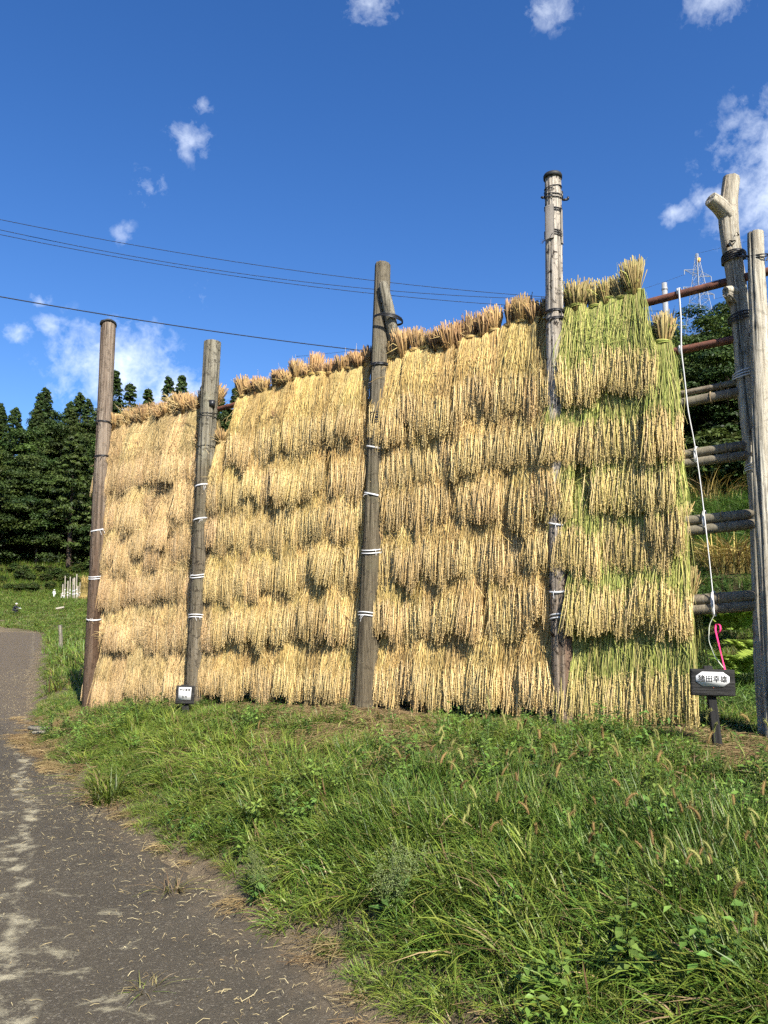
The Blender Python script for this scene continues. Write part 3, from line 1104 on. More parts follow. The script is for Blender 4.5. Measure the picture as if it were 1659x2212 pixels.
def pole(name, label, cat, s0, s1, k, dz, r, mat, seed, back=0.0, tilt=0.0, nodes=False):
    n = 40
    pts, rads = [], []
    org = rack_pt(s0, POLE_BACK + back, tier_z(k, s0) + dz)
    for i in range(n):
        f = i / (n - 1)
        s = s0 + (s1 - s0) * f
        p = rack_pt(s, POLE_BACK + back, tier_z(k, s) + dz + tilt * (s - S4) + 0.012 * math.sin(s * 1.3 + seed))
        pts.append(p - org)
        rads.append(r)
    me = log_mesh(name, pts, rads, seed, sides=20, rings=int((s1 - s0) / 0.06), knots=0, grooves=0 if not nodes else 2, rough=0.15 if not nodes else 0.25, cap_dome=0.02)
    o = link(name, me, mat, loc=org)
    tag(o, label, cat, 'horizontal poles of the rack')
    if nodes:
        s = s0 + 0.3
        rn = random.Random(seed)
        while s < s1:
            g = Geo()
            p = rack_pt(s, POLE_BACK + back, tier_z(k, s) + dz + tilt * (s - S4) + 0.012 * math.sin(s * 1.3 + seed)) - org
            ring_geo(g, p, E_DIR, r * 0.97, 0.006, 1, 0.0, sides=8, col=(1.25, 1.15, 0.95))
            link('bamboo_node', g.mesh('bamboo_node', True), mat, o)
            s += rn.uniform(0.33, 0.46)
    return o


SE = S5 + 0.25
SEE = S5 + 1.6
pole('rusty_pipe', 'rusty iron pipe carrying the top row of sheaves, running past the forked trunk', 'pipe', S1 - 0.15, SEE, 0, -0.01, 0.030, M_RUST, 3, tilt=0.0)
pole('rusty_pipe', 'rusty iron pipe below the top one, carrying the second row', 'pipe', S1 - 0.12, SEE, 1, 0.0, 0.030, M_RUST, 5)
pole('bamboo_pole', 'slender pale bamboo, upper of the pair carrying the third row', 'bamboo pole', S4 - 0.6, SE, 2, 0.085, 0.024, M_BAMBOO, 21, nodes=True)
pole('bamboo_pole', 'thick dark bamboo, lower of the pair carrying the third row', 'bamboo pole', S1 - 0.1, SE, 2, 0.0, 0.038, M_BAMBOO, 22, nodes=True)
pole('bamboo_pole', 'upper bamboo of the tight pair carrying the fourth row', 'bamboo pole', S1 - 0.1, SE, 3, 0.034, 0.036, M_BAMBOO, 23, nodes=True)
pole('bamboo_pole', 'lower bamboo of the tight pair carrying the fourth row', 'bamboo pole', S1 - 0.1, SE, 3, -0.032, 0.033, M_BAMBOO, 24, back=-0.01, nodes=True)
pole('bamboo_pole', 'upper bamboo of the pair carrying the fifth row', 'bamboo pole', S1 - 0.1, SE, 4, 0.036, 0.036, M_BAMBOO, 25, nodes=True)
pole('bamboo_pole', 'split lower bamboo of the pair carrying the fifth row', 'bamboo pole', S1 - 0.1, SE, 4, -0.036, 0.037, M_BAMBOO, 26, back=-0.01, nodes=True)
pole('bamboo_pole', 'smooth upper bamboo of the lowest pair', 'bamboo pole', S1 - 0.1, SE, 5, 0.040, 0.041, M_BAMBOO, 27, nodes=True)
pole('bamboo_pole', 'pale blotched lower bamboo of the lowest pair', 'bamboo pole', S1 - 0.1, SE, 5, -0.040, 0.040, M_BAMBOO, 28, nodes=True)

# ------------------------------------------------------------------ rice sheaves


def pal(r, cols, n, jit=0.12):
    """n colours picked from a list with a random mix"""
    cols = np.array(cols)
    a = cols[r.integers(0, len(cols), n)]
    b = cols[r.integers(0, len(cols), n)]
    f = r.random((n, 1)) * 0.6
    return np.clip((a * (1 - f) + b * f) * (1 + r.normal(0, jit, (n, 1))), 0.005, 0.95)


GOLD_S = [(0.71, 0.53, 0.21), (0.65, 0.47, 0.165), (0.75, 0.58, 0.26), (0.6, 0.42, 0.145), (0.42, 0.27, 0.095)]
GOLD_E = [(0.7, 0.53, 0.245), (0.64, 0.465, 0.195), (0.74, 0.57, 0.29), (0.54, 0.375, 0.15)]
DRY_S = [(0.68, 0.5, 0.235), (0.6, 0.43, 0.185), (0.72, 0.56, 0.29), (0.4, 0.265, 0.115), (0.64, 0.465, 0.195)]
DRY_E = [(0.69, 0.5, 0.255), (0.61, 0.425, 0.2), (0.72, 0.54, 0.3), (0.5, 0.335, 0.15)]
GREEN_S = [(0.37, 0.4, 0.095), (0.27, 0.32, 0.068), (0.5, 0.47, 0.145), (0.43, 0.43, 0.11), (0.58, 0.49, 0.19), (0.19, 0.235, 0.05)]
GREEN_E = [(0.66, 0.51, 0.225), (0.6, 0.455, 0.18), (0.56, 0.465, 0.165), (0.7, 0.54, 0.265)]
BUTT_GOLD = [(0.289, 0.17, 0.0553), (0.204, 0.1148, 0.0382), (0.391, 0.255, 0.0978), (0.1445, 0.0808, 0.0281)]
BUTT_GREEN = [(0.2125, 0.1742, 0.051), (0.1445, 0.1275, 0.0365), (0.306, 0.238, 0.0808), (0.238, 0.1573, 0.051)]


def sheaf_meshes(kind, seed):
    r = np.random.default_rng(seed)
    S, Ec, Bc = {'gold': (GOLD_S, GOLD_E, BUTT_GOLD), 'dry': (DRY_S, DRY_E, BUTT_GOLD), 'green': (GREEN_S, GREEN_E, BUTT_GREEN)}[kind]
    mess = {'gold': 1.0, 'dry': 1.9, 'green': 1.15}[kind]
    # --- cut butt ends above the pole
    g = Geo()
    n = 170
    a = r.uniform(0, 2 * math.pi, n)
    q = np.sqrt(r.random(n))
    top = r.uniform(0.16, 0.25, n) * r.uniform(0.82, 1.15)
    b0 = np.stack([0.056 * q * np.cos(a), 0.044 * q * np.sin(a) - 0.005, np.full(n, -0.03)], -1)
    b1 = np.stack([0.060 * q * np.cos(a), 0.048 * q * np.sin(a) - 0.008, np.full(n, 0.045)], -1)
    fan = 0.098 * (1 + 0.25 * (mess - 1))
    b2 = np.stack([fan * q * np.cos(a) + r.normal(0, 0.008 * mess, n), fan * 0.95 * q * np.sin(a) - 0.012 + r.normal(0, 0.008 * mess, n), top], -1)
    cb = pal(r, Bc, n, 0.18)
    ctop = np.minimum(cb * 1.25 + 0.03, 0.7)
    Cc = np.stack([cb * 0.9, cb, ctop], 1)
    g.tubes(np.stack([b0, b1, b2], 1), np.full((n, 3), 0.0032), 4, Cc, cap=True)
    # wisps: dry leaf blades that stick up or flop over
    n = int(30 * mess)
    a = r.uniform(0, 2 * math.pi, n)
    st = np.stack([0.04 * np.cos(a), 0.035 * np.sin(a), r.uniform(0.02, 0.09, n)], -1)
    dv = np.stack([r.normal(0, 0.055 * mess, n), r.normal(-0.02, 0.05 * mess, n), r.uniform(0.05, 0.20, n)], -1)
    md = st + dv * 0.6
    en = st + dv + np.stack([r.normal(0, 0.03, n), r.normal(-0.01, 0.03, n), r.uniform(-0.10, 0.03, n)], -1)
    g.tubes(np.stack([st, md, en], 1), np.stack([np.full(n, 0.0026), np.full(n, 0.0024), np.full(n, 0.0008)], 1), 3, pal(r, S, n, 0.15))
    butt = g.mesh('butt')
    # --- straw tie
    g = Geo()
    for k in range(4):
        t_ = np.linspace(0, 2 * math.pi, 17)
        P = np.stack([0.062 * np.cos(t_), 0.050 * np.sin(t_) - 0.006, 0.036 + 0.006 * k + 0.006 * np.cos(t_ + k)], -1)
        g.tubes(P, 0.0042, 4, pal(r, S, 1)[0])
    tie = g.mesh('tie')
    # --- stalks: front half hangs over the front of the pole, back half behind
    g = Geo()
    ge = Geo()
    nl = int(r.integers(5, 8))
    lx = np.linspace(-0.098, 0.098, nl) + r.normal(0, 0.012, nl)
    ll = r.normal(0.0, 0.036 * (0.8 + 0.2 * mess), nl)
    lean = r.normal(0, 0.025)
    for side, nst in ((-1, 235), (1, 40)):
        li = r.integers(0, nl, nst)
        cx = lx[li]
        L = 0.765 + ll[li] + r.normal(0, 0.030, nst)
        x0 = cx * 0.60 + r.normal(0, 0.012, nst)
        dep = r.random(nst)                                 # 0 inner .. 1 outer layer
        wob = r.normal(0, 0.021 * mess, nst)
        k0 = np.stack([x0 * 0.9, side * (0.004 + 0.036 * dep), np.full(nst, 0.05)], -1)
        k1 = np.stack([x0 * 1.05, side * (0.030 + 0.032 * dep), np.full(nst, -0.012)], -1)
        k2 = np.stack([x0 * 1.22 + wob * 0.4, side * (0.044 + 0.036 * dep), np.full(nst, -0.11)], -1)
        k3 = np.stack([cx * 0.90 + wob + lean * 0.3, side * (0.066 + 0.050 * dep), -L * 0.42], -1)
        ex = cx * 1.04 + wob * 0.9 + lean + r.normal(0, 0.006, nst)
        k4 = np.stack([ex, side * (0.088 + 0.062 * dep) + r.normal(0, 0.006, nst), -L * r.uniform(0.58, 0.76, nst)], -1)
        P = np.stack([k0, k1, k2, k3, k4], 1)
        col = pal(r, S, nst, 0.14)
        g.tubes(P, np.full((nst, 5), 0.0017) * r.uniform(0.75, 1.25, (nst, 1)), 3, col)
        # dry leaf blades among the stalks
        m = nst // 3
        pick = r.integers(0, nst, m)
        f0 = P[pick, 2]
        f1 = P[pick, 3] + np.stack([r.normal(0, 0.014 * mess, m), side * r.uniform(0.004, 0.022, m), r.uniform(-0.05, 0.03, m)], -1)
        f2 = f1 + np.stack([r.normal(0, 0.028 * mess, m), side * r.uniform(-0.004, 0.03 * mess, m), r.uniform(-0.26, -0.10, m)], -1)
        g.tubes(np.stack([f0, f1, f2], 1), np.stack([np.full(m, 0.0024), np.full(m, 0.0030), np.full(m, 0.0007)], 1), 3, pal(r, S, m, 0.16))
        # ears
        ne = nst if side < 0 else nst // 2
        st = k4[:ne]
        tip = np.stack([ex[:ne] + r.normal(0, 0.017 * mess, ne), st[:, 1] + side * r.uniform(-0.004, 0.022, ne), -L[:ne]], -1)
        ng = 12 if side < 0 else 6
        mid = (st + tip) / 2 + np.stack([r.normal(0, 0.004, ne), side * r.uniform(0, 0.008, ne), np.zeros(ne)], -1)
        f = np.clip(np.linspace(0.02, 1.0, ng)[None, :, None] + r.normal(0, 0.03, (ne, ng, 1)), 0, 1.02)
        axis = st[:, None] * (1 - f) ** 2 + 2 * mid[:, None] * f * (1 - f) + tip[:, None] * f ** 2
        off = r.normal(0, 1, (ne, ng, 3)) * 0.0046 * (1.1 - 0.6 * f) * np.array([1, 1, 0.3])
        G = (axis + off).reshape(-1, 3)
        D = np.tile(np.array([[0.0, 0.0, -1.0]]), (len(G), 1)) + off.reshape(-1, 3) * 60 + r.normal(0, 0.12, (len(G), 3))
        e1 = pal(r, Ec, ne, 0.10)
        ec = np.repeat(e1, ng, axis=0) * (1 + r.normal(0, 0.09, (ne * ng, 1)))
        ge.grains(G, D, r.uniform(0.011, 0.017, len(G)), r.uniform(0.0050, 0.0070, len(G)), np.clip(ec, 0.01, 0.9))
        ge.tubes(np.stack([st * 0.98, st * 0.75 + mid * 0.25, mid, tip], 1), np.tile([[0.0014, 0.0033, 0.0032, 0.0011]], (ne, 1)), 3, e1)
    # stray straws poking out of the front
    n = int(11 * mess)
    s0 = np.stack([r.uniform(-0.07, 0.07, n), np.full(n, -0.10), r.uniform(-0.5, -0.05, n)], -1)
    dv = np.stack([r.normal(0, 0.09 * mess, n), r.uniform(-0.05, -0.005, n), r.uniform(-0.20, 0.03, n)], -1)
    g.tubes(np.stack([s0, s0 + dv * 0.6 + np.array([0, -0.012, 0.01]), s0 + dv], 1), np.full((n, 3), 0.0016), 3, pal(r, S, n, 0.1))
    return [('butt', butt, M_STRAW), ('tie', tie, M_STRAW), ('stalks', g.mesh('stalks'), M_STRAW), ('ears', ge.mesh('ears'), M_EAR)]


VARIANTS = {'gold': [sheaf_meshes('gold', 100 + k) for k in range(8)], 'dry': [sheaf_meshes('dry', 200 + k) for k in range(5)],
            'green': [sheaf_meshes('green', 300 + k) for k in range(6)]}
PROTO = {}
ORDN = ['first', 'second', 'third', 'fourth', 'fifth', 'sixth', 'seventh', 'eighth', 'ninth', 'tenth', 'eleventh', 'twelfth', 'thirteenth',
        'fourteenth', 'fifteenth', 'sixteenth', 'seventeenth', 'eighteenth', 'nineteenth', 'twentieth']


def place_sheaf(kind, v, loc, rot, scl, label):
    key = (kind, v)
    if key not in PROTO:
        root = empty('rice_sheaf', loc)
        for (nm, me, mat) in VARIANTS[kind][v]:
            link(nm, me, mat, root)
        PROTO[key] = root
    else:
        root = copy_tree(PROTO[key])
    root.location = loc
    root.rotation_euler = rot
    root.scale = scl
    for ch in root.children:
        if ch.name.startswith('butt'):
            ch.rotation_euler = (rnd.gauss(0.06, 0.10), rnd.gauss(0, 0.12), rnd.uniform(0, 6.28))
            ch.scale = (rnd.uniform(0.85, 1.2), rnd.uniform(0.85, 1.2), rnd.uniform(0.72, 1.2))
    tag(root, label, 'rice sheaf', 'rice sheaves hung on the drying rack')
    return root


# right-hand end of each tier, from the photograph (x at the height of its pole)
END_PX = [(1385, 655), (1436, 768), (1448, 880), (1478, 992), (1500, 1130), (1522, 1300)]


def s_at(px, z):
    """distance along the rack where the sheaf line at height z crosses photo column px"""
    lo, hi = -1.0, S5 + 1.0
    for _ in range(40):
        mid = (lo + hi) / 2
        p = rack_pt(mid, POLE_BACK - 0.06, z)
        dep = p.y * math.cos(PITCH) + (p.z - EYE) * math.sin(PITCH)
        x = 829.5 + 1662 * p.x / dep
        if x < px:
            lo = mid
        else:
            hi = mid
    return lo


PITCH_S = 0.160
PANELS = ['between the two leftmost posts', 'between second and middle post', 'between middle and bleached post', 'right of the bleached post']
n_sheaf = 0
for k in range(6):
    bounds = []
    lo1 = S1 + 0.09
    bounds.append((0, 'dry', lo1, S2 - 0.07))
    b_lo = s_at(520, tier_z(0, S2)) if k == 0 else (S2 + 0.14 if k > 1 else S2 + 0.17)
    bounds.append((1, 'gold', b_lo, S3 - 0.125))
    bounds.append((2, 'gold', S3 + (0.22 if k == 0 else 0.175), S4 - (0.115 if k in (1, 2) else 0.10)))
    bounds.append((3, 'green', S4 + 0.10, s_at(END_PX[k][0], tier_z(k, S4 + 0.9)) - (0.05, 0.06, 0.08, 0.11, 0.14, 0.15)[k]))
    for (pi, kind, a, b) in bounds:
        n = max(2, int(round((b - a) / (0.122 if k == 0 else 0.166))) + 1)
        for i in range(n):
            s = a + (b - a) * i / (n - 1)
            kd = kind
            if kind == 'gold' and k > 0 and pi == 1 and i == 0:
                kd = 'dry'
            if kind == 'gold' and pi == 2 and k == 5 and rnd.random() < 0.0:
                kd = 'green'
            if kind == 'green' and rnd.random() < 0.05 and k > 3:
                kd = 'gold'
            lean = {0: 0.07, 1: 0.055, 2: 0.035, 3: 0.03}[pi] + rnd.gauss(0, 0.035)
            if pi == 3 and i == n - 1:
                lean = 0.02
            back = POLE_BACK + rnd.gauss(0, 0.010)
            # sheaves crowd forward round the bleached post
            near4 = abs(s - S4)
            tilt = -R(rnd.gauss({0: 0.6, 1: 0.6, 2: 0.9, 3: 1.2}[pi], 1.6))
            if near4 < 0.17 and k in (1, 2):
                back -= 0.035
                lean = -0.12 if s < S4 else 0.13
                tilt = -0.035
            dz = rnd.gauss(0, 0.045 if pi == 0 and k > 0 else 0.018) + 0.02 * math.sin(s * 2.1 + k * 1.7)
            loc = rack_pt(s + rnd.gauss(0, 0.014), back, tier_z(k, s) + 0.03 + dz)
            # keep the lowest ears just clear of the soil
            sz = rnd.gauss(1.0, 0.045)
            if k == 5:
                room = tier_z(k, s) + 0.03 - ground_z(loc.x, loc.y)
                sz = min(max((room - (0.0, 0.06, 0.07, 0.05)[pi]) / 0.80, 0.86), 1.10) * rnd.uniform(0.96, 1.04)
            if k == 4 and pi == 0:
                sz *= 0.97
            rot = (tilt, lean, RZ + R(rnd.gauss(0, 9)))
            lab = {'gold': 'golden', 'dry': 'dry tangled', 'green': 'green'}[kd]
            label = f"{lab} sheaf, {ORDN[i]} from left, {ORD[k]} row, {PANELS[pi]}"
            place_sheaf(kd, rnd.randrange(len(VARIANTS[kd])), loc, rot, (rnd.uniform(0.95, 1.1), rnd.uniform(0.92, 1.12) * (0.82 if pi == 0 else 1.0), sz * (1.05 if pi == 0 and k < 5 else 1.0)), label)
            n_sheaf += 1
print('sheaves', n_sheaf)

# ------------------------------------------------------------------ white tape down the right end, pink ribbon, loose string


def strip_mesh(name, pts, width, thick=0.002, across=None):
    """a flat tape along pts"""
    P = np.array([list(p) for p in pts], dtype=float)
    seg = np.concatenate([[0], np.cumsum(np.linalg.norm(np.diff(P, axis=0), axis=1))])
    s = np.linspace(0, seg[-1], max(12, len(P) * 5))
    Q = np.stack([np.interp(s, seg, P[:, k]) for k in range(3)], -1)
    for _ in range(2):
        Q[1:-1] = 0.25 * Q[:-2] + 0.5 * Q[1:-1] + 0.25 * Q[2:]
    T = np.gradient(Q, axis=0)
    T /= np.linalg.norm(T, axis=1, keepdims=True)
    acr = np.array(across if across is not None else [1.0, 0.1, 0.0])
    A = acr[None] - T * (T @ acr)[:, None]
    A /= np.linalg.norm(A, axis=1, keepdims=True)
    tw = 0.3 * np.sin(s * 2.0)
    N = np.cross(T, A)
    A = A * np.cos(tw)[:, None] + N * np.sin(tw)[:, None]
    N = np.cross(T, A)
    w = np.asarray(width)
    w = np.interp(s / s[-1], np.linspace(0, 1, len(w)), w) if w.ndim else np.full(len(s), float(w))
    w = w[:, None]
    V = np.concatenate([Q - A * w / 2 + N * thick / 2, Q + A * w / 2 + N * thick / 2, Q + A * w / 2 - N * thick / 2, Q - A * w / 2 - N * thick / 2])
    m = len(Q)
    i = np.arange(m - 1)
    F = np.concatenate([np.stack([i + a * m, i + 1 + a * m, i + 1 + b * m, i + b * m], -1) for a, b in ((0, 1), (1, 2), (2, 3), (3, 0))])
    return make_mesh(name, V, [F], None, True)


def rack_px(px, py, back):
    """point on the vertical plane of the poles, moved towards the front"""
    d = ray(px, py)
    n = N_DIR
    p0 = rack_pt(0, back)
    t = (p0 - Vector((0, 0, EYE))).dot(n) / d.dot(n)
    return Vector((0, 0, EYE)) + d * t


B = POLE_BACK
tape = [(1466, 622, B - 0.045), (1471, 690, B - 0.045), (1471, 757, B - 0.045), (1478, 810, B - 0.045), (1486, 888, B - 0.05), (1496, 935, B - 0.05), (1505, 987, B - 0.052), (1514, 1050, B - 0.052),
        (1523, 1127, B - 0.055), (1533, 1215, B - 0.055), (1542, 1304, B - 0.058), (1543, 1326, B - 0.058)]
tp = [rack_px(*q) for q in tape]
org = tp[-1].copy()
t_o = link('white_tape', strip_mesh('white_tape', [p - org for p in tp], [0.013, 0.012, 0.013, 0.010, 0.012, 0.007, 0.010, 0.006, 0.009, 0.006, 0.007, 0.007], 0.003, list(E_DIR)), M_WHITE, loc=org)
tag(t_o, 'long white tape hanging down across the bare poles at the right end', 'tape')
for (px, py, k) in ((1467, 632, 0), (1471, 756, 1)):
    g = Geo()
    c = rack_px(px, py, B)
    ring_geo(g, c - org, E_DIR, 0.031, 0.0045, 1, 0.0, flat=2.6, seed=k)
    link('tape_loop', g.mesh('tape_loop', True), M_WHITE, t_o)
for (px, py, hgt) in ((1505, 987, 0.075), (1523, 1127, 0.08), (1542, 1304, 0.088)):
    g = Geo()
    c = rack_px(px, py, B) - org
    t_ = np.linspace(0, 2 * math.pi, 36)
    loopp = np.stack([np.array(list(c + N_DIR * 0.050 * math.cos(q) + Vector((0, 0, hgt * math.sin(q))))) for q in t_])
    up = np.array(list(E_DIR)) * 0.009
    m = len(loopp)
    i = np.arange(m - 1)
    ctr = np.array(list(c))
    outw = (loopp - ctr) * 0.04
    V = np.concatenate([loopp - up, loopp + up, loopp + up + outw, loopp - up + outw])
    F = np.concatenate([np.stack([i + a * m, i + 1 + a * m, i + 1 + b * m, i + b * m], -1) for a, b in ((0, 1), (1, 2), (2, 3), (3, 0))])
    g.add(V, [F])
    link('tape_loop', g.mesh('tape_loop', True), M_WHITE, t_o)

sp = [rack_px(1543, 1328, B - 0.06), rack_px(1532, 1350, B - 0.05), rack_px(1531, 1385, B - 0.06), rack_px(1545, 1420, B - 0.08), rack_px(1563, 1443, B - 0.1)]
org = sp[-1].copy()
tag(link('loose_string', strip_mesh('loose_string', [p - org for p in sp], 0.006, 0.003), plain_mat('faded_string', (0.5, 0.52, 0.42)), loc=org), 'thin faded string dangling behind the right sign board', 'string')
pk = [rack_px(1549, 1372, B - 0.07), rack_px(1557, 1362, B - 0.09), rack_px(1556, 1349, B - 0.07), rack_px(1547, 1347, B - 0.06), rack_px(1545, 1360, B - 0.08), rack_px(1551, 1385, B - 0.09),
      rack_px(1557, 1410, B - 0.1), rack_px(1566, 1447, B - 0.14)]
org = pk[-1].copy()
tag(link('pink_ribbon', strip_mesh('pink_ribbon', [p - org for p in pk], [0.009, 0.012, 0.013, 0.013, 0.012, 0.009, 0.009, 0.014], 0.0015), M_PINK, loc=org), 'bright pink ribbon with a curled top above the right sign', 'ribbon')

# ------------------------------------------------------------------ sign boards


def text_mesh(body, size, bold=0.0):
    cu = bpy.data.curves.new('lettering', 'FONT')
    cu.body = body
    cu.size = size
    cu.align_x = 'CENTER'
    cu.align_y = 'CENTER'
    cu.offset = bold
    cu.extrude = 0.0006
    cu.resolution_u = 4
    ob = bpy.data.objects.new('lettering', cu)
    COL.objects.link(ob)
    dg = bpy.context.evaluated_depsgraph_get()
    me = bpy.data.meshes.new_from_object(ob.evaluated_get(dg))
    bpy.data.objects.remove(ob)
    bpy.data.curves.remove(cu)
    return me


def plate(g, w, h, t, ch=0.0, col=(1, 1, 1), bev=0.0):
    """flat plate in local XZ, front at y=-t; corners cut by ch"""
    if ch > 0:
        o = [(-w + ch * 1.1, -h), (w - ch * 1.1, -h), (w, -h + ch * 0.75), (w, h - ch * 0.75), (w - ch * 1.1, h), (-w + ch * 1.1, h), (-w, h - ch * 0.75), (-w, -h + ch * 0.75)]
    else:
        o = [(-w, -h), (w, -h), (w, h), (-w, h)]
    n = len(o)
    V = [(x, -t, z) for x, z in o] + [(x, 0, z) for x, z in o]
    g.add(V, [np.array([list(range(n))]), np.array([list(range(2 * n - 1, n - 1, -1))])] + [np.array([[i, i + n, (i + 1) % n + n, (i + 1) % n] for i in range(n)])], col)


def board_mesh(w, h, t, name, seed):
    """a plank with softly worn edges, local XZ"""
    rs = np.random.default_rng(seed)
    nx, nz = 28, 18
    xs, zs = np.linspace(-w, w, nx), np.linspace(-h, h, nz)
    X, Z = np.meshgrid(xs, zs)
    q = np.stack([X * 14, Z * 60, np.zeros_like(X)], -1).reshape(-1, 3)
    relief = (0.0022 * vnoise(q, seed)).reshape(X.shape)
    edge = np.minimum(np.minimum(X + w, w - X) / 0.006, np.minimum(Z + h, h - Z) / 0.006)
    drop = 0.004 * np.clip(1 - edge, 0, 1)
    Yf = -t + relief + drop
    Xw = X + (0.002 * vnoise(q * np.array([0.3, 0.3, 1]), seed + 1)).reshape(X.shape)
    Vf = np.stack([Xw, Yf, Z], -1).reshape(-1, 3)
    Vb = np.stack([Xw, np.zeros_like(X), Z], -1).reshape(-1, 3)
    idx = np.arange(nx * nz).reshape(nz, nx)
    F = [np.stack([idx[:-1, :-1], idx[:-1, 1:], idx[1:, 1:], idx[1:, :-1]], -1).reshape(-1, 4)]
    o = nx * nz
    F.append(np.stack([idx[:-1, :-1], idx[1:, :-1], idx[1:, 1:], idx[:-1, 1:]], -1).reshape(-1, 4) + o)
    rim = np.concatenate([idx[0, :], idx[1:, -1], idx[-1, -2::-1], idx[-2:0:-1, 0]])
    rn = np.roll(rim, -1)
    F.append(np.stack([rim, rim + o, rn + o, rn], -1))
    return make_mesh(name, np.concatenate([Vf, Vb]), [np.concatenate(F)], np.ones((2 * o, 3)), False)


def sign(name, label, base, board_c, w, h, post_w, rz, roll, plate_wh, chamfer, lines, post_top):
    root = empty(name, base, rz)
    tag(root, label, 'sign')
    inv = Matrix.Rotation(-rz, 3, 'Z')
    bc = inv @ (board_c - base)
    # post: square stake, from the ground to just above the board
    tpz = bc.z + h + post_top
    g = Geo()
    top = Vector((bc.x - 0.012 * (1 if post_top > 0.005 else 0), bc.y + 0.030, tpz))
    low = Vector((0, bc.y + 0.030, -0.25))
    n = 9
    V = []
    for k in range(n):
        f = k / (n - 1)
        p = low.lerp(top, f)
        hw = post_w * (1 + 0.02 * math.sin(k * 2.1))
        for (sx, sy) in ((-1, -1), (-0.86, -1.0), (0.86, -1.0), (1, -0.9), (1, 1), (-1, 1)):
            V.append((p.x + sx * hw, p.y + sy * hw * 0.7, p.z))
    idx = np.arange(n * 6).reshape(n, 6)
    nx_ = np.roll(idx, -1, axis=1)
    g.add(V, [np.stack([idx[:-1], nx_[:-1], nx_[1:], idx[1:]], -1).reshape(-1, 4), idx[-1:, :]])
    link('stake', g.mesh('stake'), M_BLACKWOOD, root)
    bo = link('board', board_mesh(w, h, 0.020, 'board', 5), M_BOARD, root, bc)
    bo.rotation_euler = (0, roll, 0)
    # the board's material runs its grain across: turn the mesh so that object Z is the long side is not needed here
    g = Geo()
    plate(g, plate_wh[0], plate_wh[1], 0.003, chamfer)
    pl = link('name_plate', g.mesh('name_plate'), M_PAPER, bo, (plate_wh[2], -0.0225, plate_wh[3]))
    for (body, size, dx, dz, sxy) in lines:
        me = text_mesh(body, size, 0.0007 if size > 0.04 else 0.0008)
        to = link('lettering', me, M_INK, pl, (dx, -0.0042, dz))
        to.parent = bo
        to.location = (plate_wh[2] + dx, -0.0225 - 0.0042, plate_wh[3] + dz)
        to.rotation_euler = (R(90), 0, 0)
        to.scale = (sxy[0], sxy[1], 1)
    return root, bo


bR = at(1557, 1592, 5.05)
bR.z = ground_z(bR.x, bR.y)
s_r, bo = sign('name_sign', 'black wooden sign with a white eight-cornered name plate at the right end', bR, at(1538, 1474, 5.03), 0.138, 0.083, 0.026, R(-3), R(1.4),
               (0.105, 0.045, -0.004, 0.022), 0.036, [('猪田幸雄', 0.046, 0.0, 0.0, (1.0, 1.0))], 0.020)
g = Geo()
g.grains(np.array([[0.0, -0.0235, -0.032]]), np.array([[0, -1.0, 0]]), 0.008, 0.010, np.array([[1, 1, 1]]))
link('nail', g.mesh('nail'), M_NAIL, bo)

Ys = rack_Y(-0.237) - 0.42
bL = at(404, 1562, Ys)
bL.z = ground_z(bL.x, bL.y)
s_l, bo2 = sign('name_sign', 'small black sign with a square white card at the foot of the second post', bL, at(400, 1501, Ys - 0.02), 0.098, 0.098, 0.036, R(8), R(2.0),
                (0.066, 0.066, -0.002, 0.016), 0.0, [('猪田幸雄', 0.031, 0.0, 0.036, (0.95, 1.05)), ('もち', 0.031, 0.0, -0.036, (0.95, 1.0))], 0.008)

# ------------------------------------------------------------------ plants on the verge (geometry-node scattered)
SRC = {}


def src_collection(name, meshes, mat):
    c = bpy.data.collections.new(name)
    for i, me in enumerate(meshes):
        if not me.materials:
            me.materials.append(mat)
        o = bpy.data.objects.new(f'{name}_{i:02d}', me)
        c.objects.link(o)
    return c


